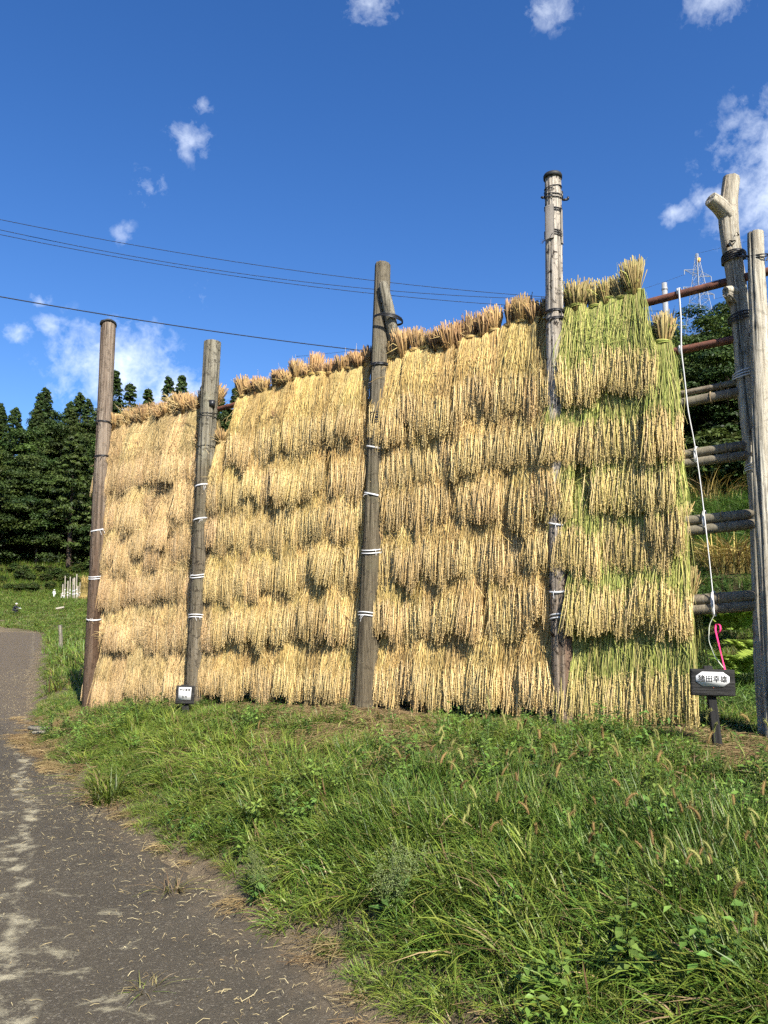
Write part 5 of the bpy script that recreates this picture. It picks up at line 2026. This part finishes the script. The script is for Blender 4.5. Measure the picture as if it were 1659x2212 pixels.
FC = [(0.22, 0.33, 0.045), (0.28, 0.38, 0.06), (0.16, 0.26, 0.035)]
for (px, py, size, nf, lab) in FERNS:
    p = on_ground(px, py + 30)
    fern('fern', lab, p + Vector((0, 0, 0.12)), size * 1.7 * p.y / 7.5, nf, px, FC)

# golden rice stooks lying on the slope behind


def stook(name, label, loc, size, seed):
    o = link(name, tuft(seed, 170, 0.35 * size, 0.3 * size, 0.62 * size, 0.016, 0.95, [(0.52, 0.38, 0.13), (0.44, 0.31, 0.10), (0.36, 0.30, 0.09)], 0.2), M_DRY, loc=loc)
    tag(o, label, 'rice clump', 'rice clumps on the slope behind')
    return o


for i, (px, py, size, lab) in enumerate(CLUMPS):
    p = on_ground(px, py)
    stook('rice_clump', lab, p, size * 1.25 * p.y / 12.5, 81 + i)

# plank lying on the verge, stake by the lane
pl0 = on_ground(95, 1590)
g = Geo()
rotm = np.array(Matrix.Rotation(R(-8), 3, 'Z') @ Matrix.Rotation(R(4), 3, 'Y'))
g.box((0, 0, 0.05), (0.20, 0.05, 0.022), rotm)
g.box((0.05, -0.07, 0.025), (0.15, 0.04, 0.015), np.array(Matrix.Rotation(R(12), 3, 'Z')))
tag(link('broken_plank', g.mesh('broken_plank'), M_P2, loc=pl0 + Vector((0, 0, 0.03))), 'broken grey plank lying at the lane edge left of the first post', 'plank')
st_b = at(133, 1396, 30)
st_b.z = ground_z(st_b.x, st_b.y)
st_t = at(130, 1350, 30)
tag(link('wooden_stake', log_mesh('wooden_stake', [Vector((0, 0, -0.2)), (st_t - st_b) * 0.5, st_t - st_b], [0.075, 0.07, 0.07], 61, sides=20, knots=2, grooves=2, cap_dome=0.05), M_P2, loc=st_b), 'short wooden stake standing in the grass beside the lane', 'stake')

# ------------------------------------------------------------------ far left: old rack posts, straw, people, log
far_p = [(136, 1262, 1302, 2.2), (141, 1244, 1300, 1.8), (139, 1276, 1305, 2.4), (147, 1255, 1303, 2.4), (152, 1246, 1303, 2.0), (158, 1250, 1305, 2.2), (161, 1248, 1307, 3.0), (166, 1240, 1302, 2.0),
         (168, 1266, 1310, 3.0), (173, 1258, 1310, 2.4), (133, 1282, 1304, 2.0)]
for i, (px, yt, yb, wpx) in enumerate(far_p):
    Y = 136 - (i % 4) * 1.3
    b = at(px - 1.5, yb, Y)
    b.z = ground_z(b.x, b.y)
    tpt = at(px, yt, Y)
    o = link('far_rack_post', log_mesh('far_rack_post', [Vector((0, 0, -0.3)), (tpt - b) * 0.5, tpt - b], [wpx / 1662 * Y * 0.55] * 3, 62 + i, sides=10, rings=8, knots=0, grooves=0), M_FARWOOD, loc=b)
    tag(o, f"thin pale post of the empty rack in the far paddy, {ORDN[sorted(q[0] for q in far_p).index(px)]} from the left", 'post', 'posts of the empty far rack')
    for f in (0.28, 0.42):
        g = Geo()
        c = (tpt - b) * f
        ring_geo(g, c, (tpt - b), wpx / 1662 * Y * 0.6, 0.045, 1, 0, flat=1.8, seed=i)
        link('white_tie', g.mesh('white_tie', True), M_WHITE, o)
fs = at(180, 1306, 131)
fs.z = ground_z(fs.x, fs.y)
root = empty('far_straw_stack', fs)
tag(root, 'tall bundle of golden straw beside the far empty rack', 'straw stack')
for k in range(5):
    link('straw_layer', tuft(90 + k, 160, 0.7 - 0.06 * k, 0.9, 1.6, 0.07, 0.35, GOLD_S, 0.2, 4), M_DRY, root, (0, 0, 0.78 * k))


def figure(name, label, loc, joints, edges, radii, mat, rz=0.0):
    me = bpy.data.meshes.new(name)
    me.from_pydata(joints, edges, [])
    o = link(name, me, mat, loc=loc)
    o.rotation_euler = (0, 0, rz)
    sk = o.modifiers.new('skin', 'SKIN')
    for i, rr in enumerate(radii):
        v = me.skin_vertices[0].data[i]
        v.radius = (rr, rr)
        v.use_root = (i == 0)
    ss = o.modifiers.new('sub', 'SUBSURF')
    ss.levels = ss.render_levels = 2
    dg = bpy.context.evaluated_depsgraph_get()
    me2 = bpy.data.meshes.new_from_object(o.evaluated_get(dg))
    o.modifiers.clear()
    o.data = me2
    if not me2.materials:
        me2.materials.append(mat)
    tag(o, label, 'person')
    return o


M_WCLOTH = plain_mat('white_work_clothes', (0.72, 0.72, 0.70), 0.8, 0.1, 0, 0.1, 8)
M_DCLOTH = plain_mat('dark_work_clothes', (0.03, 0.032, 0.04), 0.8, 0.1, 0, 0.2, 8)
M_SKIN = plain_mat('skin', (0.42, 0.26, 0.18), 0.6, 0.3, 0, 0.05)
stand = [(0, 0, 0.86), (0, 0, 1.1), (0, 0.02, 1.36), (0, 0.02, 1.50), (-0.10, 0, 0.84), (-0.11, -0.08, 0.45), (-0.11, -0.02, 0.06), (-0.11, -0.14, 0.03),
         (0.10, 0, 0.84), (0.11, 0.10, 0.46), (0.11, 0.20, 0.08), (0.11, 0.10, 0.03), (-0.19, 0.02, 1.36), (-0.25, -0.02, 1.08), (-0.22, -0.16, 0.88), (0.19, 0.02, 1.36), (0.26, 0.02, 1.08), (0.24, -0.10, 0.86)]
se = [(0, 1), (1, 2), (2, 3), (0, 4), (4, 5), (5, 6), (6, 7), (0, 8), (8, 9), (9, 10), (10, 11), (2, 12), (12, 13), (13, 14), (2, 15), (15, 16), (16, 17)]
sr = [0.15, 0.15, 0.16, 0.06, 0.10, 0.075, 0.05, 0.04, 0.10, 0.075, 0.05, 0.04, 0.07, 0.055, 0.04, 0.07, 0.055, 0.04]


def head_parts(o, hx, hy, hz, hatmat, brim=0.2):
    g = Geo()
    f = np.linspace(0, 1, 9)
    P = np.stack([np.full(9, hx), np.full(9, hy), hz - 0.12 + 0.24 * f], -1)
    g.tubes(P, (0.085 * np.sqrt(np.clip(1 - (2 * f - 1) ** 2, 0.02, 1)))[None], 10, cap=True)
    link('head', g.mesh('head', True), M_SKIN, o)
    g = Geo()
    P = np.stack([np.full(6, hx), np.full(6, hy), hz + np.array([0.045, 0.05, 0.055, 0.10, 0.14, 0.15])], -1)
    g.tubes(P, np.array([[brim, brim, 0.105, 0.10, 0.07, 0.01]]), 14)
    link('hat', g.mesh('hat', True), hatmat, o)


w_b = at(116, 1299, 139)
w_b.z = ground_z(w_b.x, w_b.y)
o = figure('person', 'person in white clothes and white hat standing beside the far rack', w_b, stand, se, sr, M_WCLOTH, R(60))
head_parts(o, 0, 0.0, 1.60, M_WCLOTH, 0.2)
crouch = [(0, 0.22, 0.42), (0, 0.14, 0.68), (0, -0.02, 0.90), (0, -0.06, 0.99), (-0.13, 0.16, 0.42), (-0.15, -0.22, 0.50), (-0.15, -0.06, 0.08), (-0.15, -0.20, 0.04),
          (0.13, 0.16, 0.42), (0.15, -0.22, 0.50), (0.15, -0.06, 0.08), (0.15, -0.20, 0.04), (-0.2, -0.02, 0.90), (-0.22, -0.22, 0.70), (-0.12, -0.48, 0.66), (0.2, -0.02, 0.90), (0.22, -0.22, 0.70), (0.12, -0.48, 0.64)]
d_b = at(33, 1319, 88)
d_b.z = ground_z(d_b.x, d_b.y)
o = figure('person', 'person in dark clothes and white cap crouching in the far paddy, arms held out', d_b, crouch, se, sr, M_DCLOTH, R(80))
head_parts(o, 0, -0.10, 1.10, M_WCLOTH, 0.13)
g = Geo()
for sx in (-1, 1):
    c = np.array([0.12 * sx, -0.52, 0.66])
    g.tubes(np.stack([c, c + np.array([-0.02 * sx, -0.07, 0.0])]), np.array([[0.045, 0.04]]), 7, cap=True)
    for k in range(5):
        b0 = c + np.array([(-0.03 + 0.015 * k), -0.07, 0.0]) if k < 4 else c + np.array([-0.045 * sx, -0.01, 0])
        g.tubes(np.stack([b0, b0 + np.array([0, -0.04, -0.012]), b0 + np.array([0, -0.06, -0.04])]), np.array([[0.010, 0.009, 0.007]]), 5)
link('gloves', g.mesh('gloves', True), M_WHITE, o)

lg = at(120, 1323, 94)
lg.z = ground_z(lg.x, lg.y) + 0.35
lge = at(138, 1318, 94.5)
lge.z = lg.z + 0.2
tag(link('fallen_log', log_mesh('fallen_log', [Vector((0, 0, 0)), (lge - lg) * 0.5, lge - lg], [0.12, 0.13, 0.11], 66, sides=14, rings=12, knots=1, grooves=1), M_FARWOOD, loc=lg), 'pale grey log lying in the grass of the far paddy', 'log')

# ------------------------------------------------------------------ trees


def cedar(seed, H, Rm, n, leaf, cols):
    r = np.random.default_rng(seed)
    nb = int(n / 60)
    hb = r.random(nb) ** 0.75
    prof = (1 - hb) ** 0.72 * (0.72 + 0.28 * np.minimum(hb / 0.08, 1))
    a = r.uniform(0, 6.283, nb)
    Lb = Rm * prof * r.uniform(0.55, 1.12, nb) + 0.02 * H
    zc = H * (0.03 + 0.97 * hb)
    cx, cy = np.cos(a) * Lb, np.sin(a) * Lb
    k = 60
    cr = H * 0.032 * r.uniform(0.7, 1.4, nb) * (1.1 - 0.5 * hb)
    d = r.normal(0, 1, (nb, k, 3))
    d /= np.linalg.norm(d, axis=2, keepdims=True)
    d[:, :, 2] = np.abs(d[:, :, 2]) * 0.9 - 0.25
    rad = r.random((nb, k, 1)) ** 0.4
    P = np.stack([cx, cy, zc], -1)[:, None, :] + d * rad * cr[:, None, None] * np.array([1.15, 1.15, 0.95])
    # inner fill along the branch
    fill = r.random((nb, k, 1)) < 0.25
    inn = np.stack([cx, cy, zc], -1)[:, None, :] * np.array([1, 1, 1.0])
    inn = inn * np.concatenate([r.uniform(0.2, 0.9, (nb, k, 1)).repeat(2, axis=2), np.ones((nb, k, 1))], 2)
    P = np.where(fill, inn + r.normal(0, 0.02 * H, (nb, k, 3)) * 0.5, P)
    N = d + r.normal(0, 0.5, (nb, k, 3)) + np.array([0, 0, 0.3])
    U = r.normal(0, 1, (nb, k, 3)) + np.stack([np.cos(a), np.sin(a), np.full(nb, -0.4)], -1)[:, None, :]
    cc = np.repeat(pal(r, cols, nb, 0.22), k, axis=0) * (1 + r.normal(0, 0.13, (nb * k, 1)))
    g = Geo()
    m = nb * k
    g.leaves(P.reshape(-1, 3), N.reshape(-1, 3), U.reshape(-1, 3), leaf * r.uniform(0.7, 1.4, m), leaf * 0.5 * r.uniform(0.7, 1.3, m), np.clip(cc, 0.004, 0.5))
    crown = g.mesh('crown')
    gt = Geo()
    gt.tubes(np.array([[0, 0, -1.0], [0, 0, H * 0.3], [0.02 * H, 0, H * 0.95]]), np.array([[H * 0.018, H * 0.014, H * 0.002]]), 8, (1, 1, 1))
    sel = r.integers(0, nb, 40)
    gt.tubes(np.stack([np.stack([0 * cx[sel], 0 * cy[sel], zc[sel] + 0.02 * H], -1), np.stack([cx[sel] * 0.85, cy[sel] * 0.85, zc[sel]], -1)], 1), np.tile([[H * 0.004, H * 0.001]], (40, 1)), 4, (1, 1, 1))
    return crown, gt.mesh('trunk', True)


def broadleaf(seed, H, Rm, n, leaf, cols, layered=False):
    r = np.random.default_rng(seed)
    nc = 46
    k = n // nc
    d = r.normal(0, 1, (nc, 3))
    d /= np.linalg.norm(d, axis=1, keepdims=True)
    q = r.random((nc, 1)) ** 0.45
    ctr = d * q * np.array([Rm, Rm, H * 0.44]) + np.array([0, 0, H * 0.52])
    ctr[:, :2] *= (1.0 - 0.35 * np.clip((ctr[:, 2:3] / H - 0.6) / 0.4, 0, 1))
    cr = Rm * r.uniform(0.22, 0.42, nc)
    dl = r.normal(0, 1, (nc, k, 3))
    dl /= np.linalg.norm(dl, axis=2, keepdims=True)
    dl[:, :, 2] = np.where(dl[:, :, 2] < -0.3, -dl[:, :, 2] * 0.6, dl[:, :, 2])
    rad = r.random((nc, k, 1)) ** 0.33
    flat = np.array([1.2, 1.2, 0.42 if layered else 0.75])
    P = ctr[:, None, :] + dl * rad * cr[:, None, None] * flat
    N = dl * 0.6 + np.array([0, 0, 0.7]) + r.normal(0, 0.35, (nc, k, 3))
    U = r.normal(0, 1, (nc, k, 3))
    cc = np.repeat(pal(r, cols, nc, 0.2), k, axis=0) * (1 + r.normal(0, 0.14, (nc * k, 1)))
    g = Geo()
    m = nc * k
    g.leaves(P.reshape(-1, 3), N.reshape(-1, 3), U.reshape(-1, 3), leaf * r.uniform(0.7, 1.4, m), leaf * 0.62 * r.uniform(0.7, 1.3, m), np.clip(cc, 0.004, 0.5))
    crown = g.mesh('crown')
    gt = Geo()
    gt.tubes(np.array([[0, 0, -1.0], [0.01 * H, 0, H * 0.25], [0.03 * H, 0.01 * H, H * 0.62]]), np.array([[H * 0.022, H * 0.016, H * 0.006]]), 8, (1, 1, 1))
    sel = ctr[r.integers(0, nc, 16)]
    st = np.stack([np.full(16, 0.015 * H), np.zeros(16), r.uniform(0.22, 0.5, 16) * H], -1)
    gt.tubes(np.stack([st, (st + sel) / 2 + np.array([0, 0, -0.02 * H]), sel], 1), np.tile([[H * 0.008, H * 0.005, H * 0.002]], (16, 1)), 5, (1, 1, 1))
    return crown, gt.mesh('trunk', True)


CED = [(0.0297, 0.053, 0.0106), (0.0211, 0.0408, 0.0092), (0.0429, 0.0714, 0.0139), (0.0561, 0.085, 0.0165)]
BRD = [(0.033, 0.0598, 0.0119), (0.0238, 0.0462, 0.0099), (0.0475, 0.0762, 0.0145), (0.0627, 0.0918, 0.0178)]
WARM = [(0.066, 0.068, 0.0165), (0.0495, 0.0748, 0.0172), (0.0363, 0.068, 0.0158)]
TREES = {
    'cedar': [cedar(700 + k, 1.0 * 20, 4.2, 15000, 0.42, CED) for k in range(2)],
    'slim_cedar': [cedar(710 + k, 17, 2.6, 10000, 0.40, CED) for k in range(2)],
    'broad': [broadleaf(720 + k, 15, 5.4, 15000, 0.42, BRD, k % 2 == 1) for k in range(3)],
    'near_broad': [broadleaf(740 + k, 9, 3.4, 18000, 0.21, BRD, k % 2 == 0) for k in range(3)],
    'bush': [broadleaf(760 + k, 2.6, 1.7, 5000, 0.24, WARM + BRD, False) for k in range(3)],
}
TP = {}


def tree(kind, v, loc, s, label, group, cat='tree', name=None, rz=None):
    key = (kind, v)
    if key not in TP:
        nm = name or {'cedar': 'cedar_tree', 'slim_cedar': 'cedar_tree', 'broad': 'broadleaf_tree', 'near_broad': 'broadleaf_tree', 'bush': 'bush'}[kind]
        root = empty(nm, loc)
        cr, tr = TREES[kind][v]
        link('crown', cr, M_LEAF, root)
        link('trunk', tr, M_BARK, root)
        TP[key] = root
    else:
        root = copy_tree(TP[key])
    root.location = loc
    root.scale = (s, s, s * rnd.uniform(0.93, 1.08))
    root.rotation_euler = (0, 0, rnd.uniform(0, 6.28) if rz is None else rz)
    tag(root, label, cat, group)
    return root


def polar(az, r_):
    X, Y = r_ * math.sin(R(az)), r_ * math.cos(R(az))
    return Vector((X, Y, ground_z(X, Y)))


# big cedar standing at the foot of the left hill
tree('cedar', 0, polar(-22.3, 174), 1.55, 'tall conical cedar standing forward at the foot of the left hillside', 'trees of the left hillside')
rows = [(160, 7), (166, 8), (173, 9), (181, 9), (189, 10), (197, 10), (206, 10), (214, 11), (222, 11), (230, 11)]
for ri, (r_, cnt) in enumerate(rows):
    seen = 0
    for i in range(cnt):
        az = -31 + (i + rnd.uniform(0.1, 0.9)) * 20.0 / cnt
        if ri == 0 and abs(az + 22.3) < 1.8:
            continue
        kind = rnd.choice(['broad', 'broad', 'broad', 'broad', 'broad', 'cedar']) if ri < 6 else rnd.choice(['broad', 'broad', 'slim_cedar', 'cedar'])
        v = rnd.randrange(len(TREES[kind]))
        s = rnd.uniform(0.85, 1.2) * (0.8 if kind == 'cedar' else 1.0)
        lab = {'broad': 'rounded dark broadleaf tree', 'cedar': 'broad dark cedar', 'slim_cedar': 'slim pointed cedar'}[kind]
        tree(kind, v, polar(az, r_ * 1.09 + rnd.uniform(-2.5, 2.5)), s * 1.12, f'{lab}, {ORDN[seen]} from left in {ORDN[ri]} row up the left hillside', 'trees of the left hillside')
        seen += 1
# ridge seen between the left posts
for i in range(9):
    tree('slim_cedar', i % 2, polar(-20 + i * 1.25 + rnd.uniform(-0.4, 0.4), 246 + rnd.uniform(-5, 5)), rnd.uniform(1.42, 1.75), f'pointed cedar tip above the left straw panel, {ORDN[i]} from left', 'cedar tips above the straw')
# right hillside
for ri, (r_, cnt) in enumerate([(27, 3), (31, 3), (35, 4), (40, 4), (45, 4), (51, 5), (58, 5)]):
    for i in range(cnt):
        az = 14.0 + (i + rnd.uniform(0.15, 0.85)) * 18.0 / cnt
        v = rnd.randrange(3)
        tree('near_broad', v, polar(az, r_ + rnd.uniform(-1.5, 1.5)), rnd.uniform(0.50, 0.76) * (1.0 if ri < 5 else 0.95), f'dense dark broadleaf tree, {ORDN[i]} from left in {ORDN[ri]} row up the right hillside', 'trees of the right hillside')
for (az, r_, s) in ((0.8, 84, 0.9), (-1.2, 90, 0.85), (3.0, 80, 0.9), (6.5, 62, 0.8), (10.0, 52, 0.75)):
    tree('broad', 0 if s > 0.85 else 1, polar(az, r_), s, f'dark tree behind the middle of the rack, {ORDN[[-1.2, 0.8, 3.0, 6.5, 10.0].index(az)]} from left', 'trees behind the middle of the rack')
# bushes along the foot of the left hill and at the right
for ri, (r_, cnt) in enumerate([(161, 13), (166, 14), (171, 15)]):
    for i in range(cnt):
        az = -30.5 + (i + rnd.uniform(0.1, 0.9)) * 11.0 / cnt
        tree('bush', rnd.randrange(3), polar(az, r_ + rnd.uniform(-1.5, 1.5)), rnd.uniform(0.45, 1.0), f'leafy bush, {ORDN[i]} from left in {ORDN[ri]} row below the left woods', 'bushes on the left bank', 'bush')
for bi, (px, py, Y, s) in enumerate(((1600, 1035, 19, 0.55), (1560, 1050, 20, 0.5), (1640, 1020, 20, 0.6), (1530, 1010, 22, 0.6), (1585, 960, 23, 0.7), (1635, 950, 24, 0.75), (1545, 950, 25, 0.7))):
    p = at(px, py, Y)
    p.z = ground_z(p.x, p.y)
    tree('bush', rnd.randrange(3), p, s, f'leafy bush on the slope behind the bamboo poles, {ORDN[sorted((1600, 1560, 1640, 1530, 1585, 1635, 1545)).index(px)]} from left', 'bushes on the right slope', 'bush')

# ------------------------------------------------------------------ utility pole, cables, pylon
up = at(1435, 612, 29)
ub = Vector((up.x, up.y, ground_z(up.x, up.y)))
g = Geo()
g.tubes(np.array([[0, 0, -0.5], [0, 0, up.z - ub.z]]), np.array([[0.125, 0.105]]), 16, cap=True)
upo = empty('utility_pole', ub)
tag(upo, 'grey steel utility pole on the hillside behind the green sheaves', 'utility pole')
link('shaft', g.mesh('shaft', True), M_STEEL, upo)
for dz in (0.25, 1.7, 2.1):
    g = Geo()
    ring_geo(g, Vector((0, 0, up.z - ub.z - dz)), (0, 0, 1), 0.108, 0.012, 1, 0, flat=3.0)
    link('band', g.mesh('band', True), M_STEEL, upo)


def cable(label, a, b, sag, r_=0.011):
    n = 60
    f = np.linspace(0, 1, n)
    P = np.array([list(a)]) * (1 - f)[:, None] + np.array([list(b)]) * f[:, None]
    P[:, 2] -= sag * 4 * f * (1 - f)
    org = P[0].copy()
    g = Geo()
    g.tubes(P - org, r_, 6)
    o = link('overhead_cable', g.mesh('overhead_cable', True), M_CABLE, loc=Vector(org))
    tag(o, label, 'cable', 'overhead cables')
    return o


cable('highest thin overhead cable at left', at(-120, 449, 24), at(1436, 655, 29), 0.62, 0.010)
cable('second overhead cable, crossing the highest one near the middle post', at(-120, 469, 24.3), at(1436, 645, 29), 0.92, 0.010)
cable('third overhead cable, just below the crossing pair', at(-120, 481, 24.6), at(1436, 672, 29), 0.72, 0.010)
cable('lowest thick overhead cable passing above the left posts', at(-120, 619, 18), at(1436, 800, 29), 0.50, 0.014)

py_top = at(1505, 548, 300)
py_b = Vector((py_top.x, py_top.y, ground_z(py_top.x, py_top.y)))
Hh = py_top.z - py_b.z
root = empty('pylon', py_b, R(25))
tag(root, 'lattice steel pylon on the hilltop behind the rusty pipe', 'pylon')


def lat(nlev, z0, z1, w0, w1):
    g = Geo()
    for k in range(nlev):
        f0, f1 = k / nlev, (k + 1) / nlev
        za, zb = z0 + (z1 - z0) * f0, z0 + (z1 - z0) * f1
        wa, wb = w0 + (w1 - w0) * f0, w0 + (w1 - w0) * f1
        ca = [(-wa, -wa), (wa, -wa), (wa, wa), (-wa, wa)]
        cb = [(-wb, -wb), (wb, -wb), (wb, wb), (-wb, wb)]
        for i in range(4):
            j = (i + 1) % 4
            for p, q, rr in (((*ca[i], za), (*cb[i], zb), 0.13), ((*ca[i], za), (*cb[j], zb), 0.06), ((*ca[j], za), (*cb[i], zb), 0.06), ((*cb[i], zb), (*cb[j], zb), 0.06)):
                g.tubes(np.array([p, q]), rr, 4)
    return g


link('tower', lat(9, -2, Hh, 4.6, 0.3).mesh('tower'), M_STEEL, root)
for (dz, w) in ((8.5, 7.5), (16.0, 8.5)):
    g = Geo()
    for sx in (-1, 1):
        tipp = (sx * w, 0, Hh - dz)
        for p in ((0.9 * sx, -0.9, Hh - dz - 0.9), (0.9 * sx, 0.9, Hh - dz - 0.9), (0.7 * sx, 0, Hh - dz + 1.4)):
            g.tubes(np.array([p, tipp]), 0.13, 4)
        g.tubes(np.array([tipp, (sx * w, 0, Hh - dz - 2.0)]), 0.16, 5)
    link('crossarm', g.mesh('crossarm'), M_STEEL, root)
g = Geo()
g.tubes(np.array([[0.8, 0, Hh - 3.4], [0.8, 0, Hh - 1.9]]), 0.8, 8, cap=True)
link('marker', g.mesh('marker', True), M_ORANGE, root)
MW = Matrix.Rotation(R(25), 3, 'Z')
for i, (sx, dz, w, lab) in enumerate(((1, 10.5, 7.5, 'right upper'), (-1, 10.5, 7.5, 'left upper'), (1, 18.0, 8.5, 'right lower'), (-1, 18.0, 8.5, 'left lower'))):
    a = py_b + MW @ Vector((sx * w, 0, Hh - dz))
    b = a + Vector((190 if sx > 0 else -150, -60, 42 if sx > 0 else -55))
    cable(f'faint high-voltage line strung from the {lab} arm of the pylon', a, b, 5.0, 0.05)
cable('faint ground wire strung from the tip of the pylon', py_b + Vector((0, 0, Hh)), py_b + Vector((190, -60, Hh + 40)), 4.0, 0.04)
print('done')
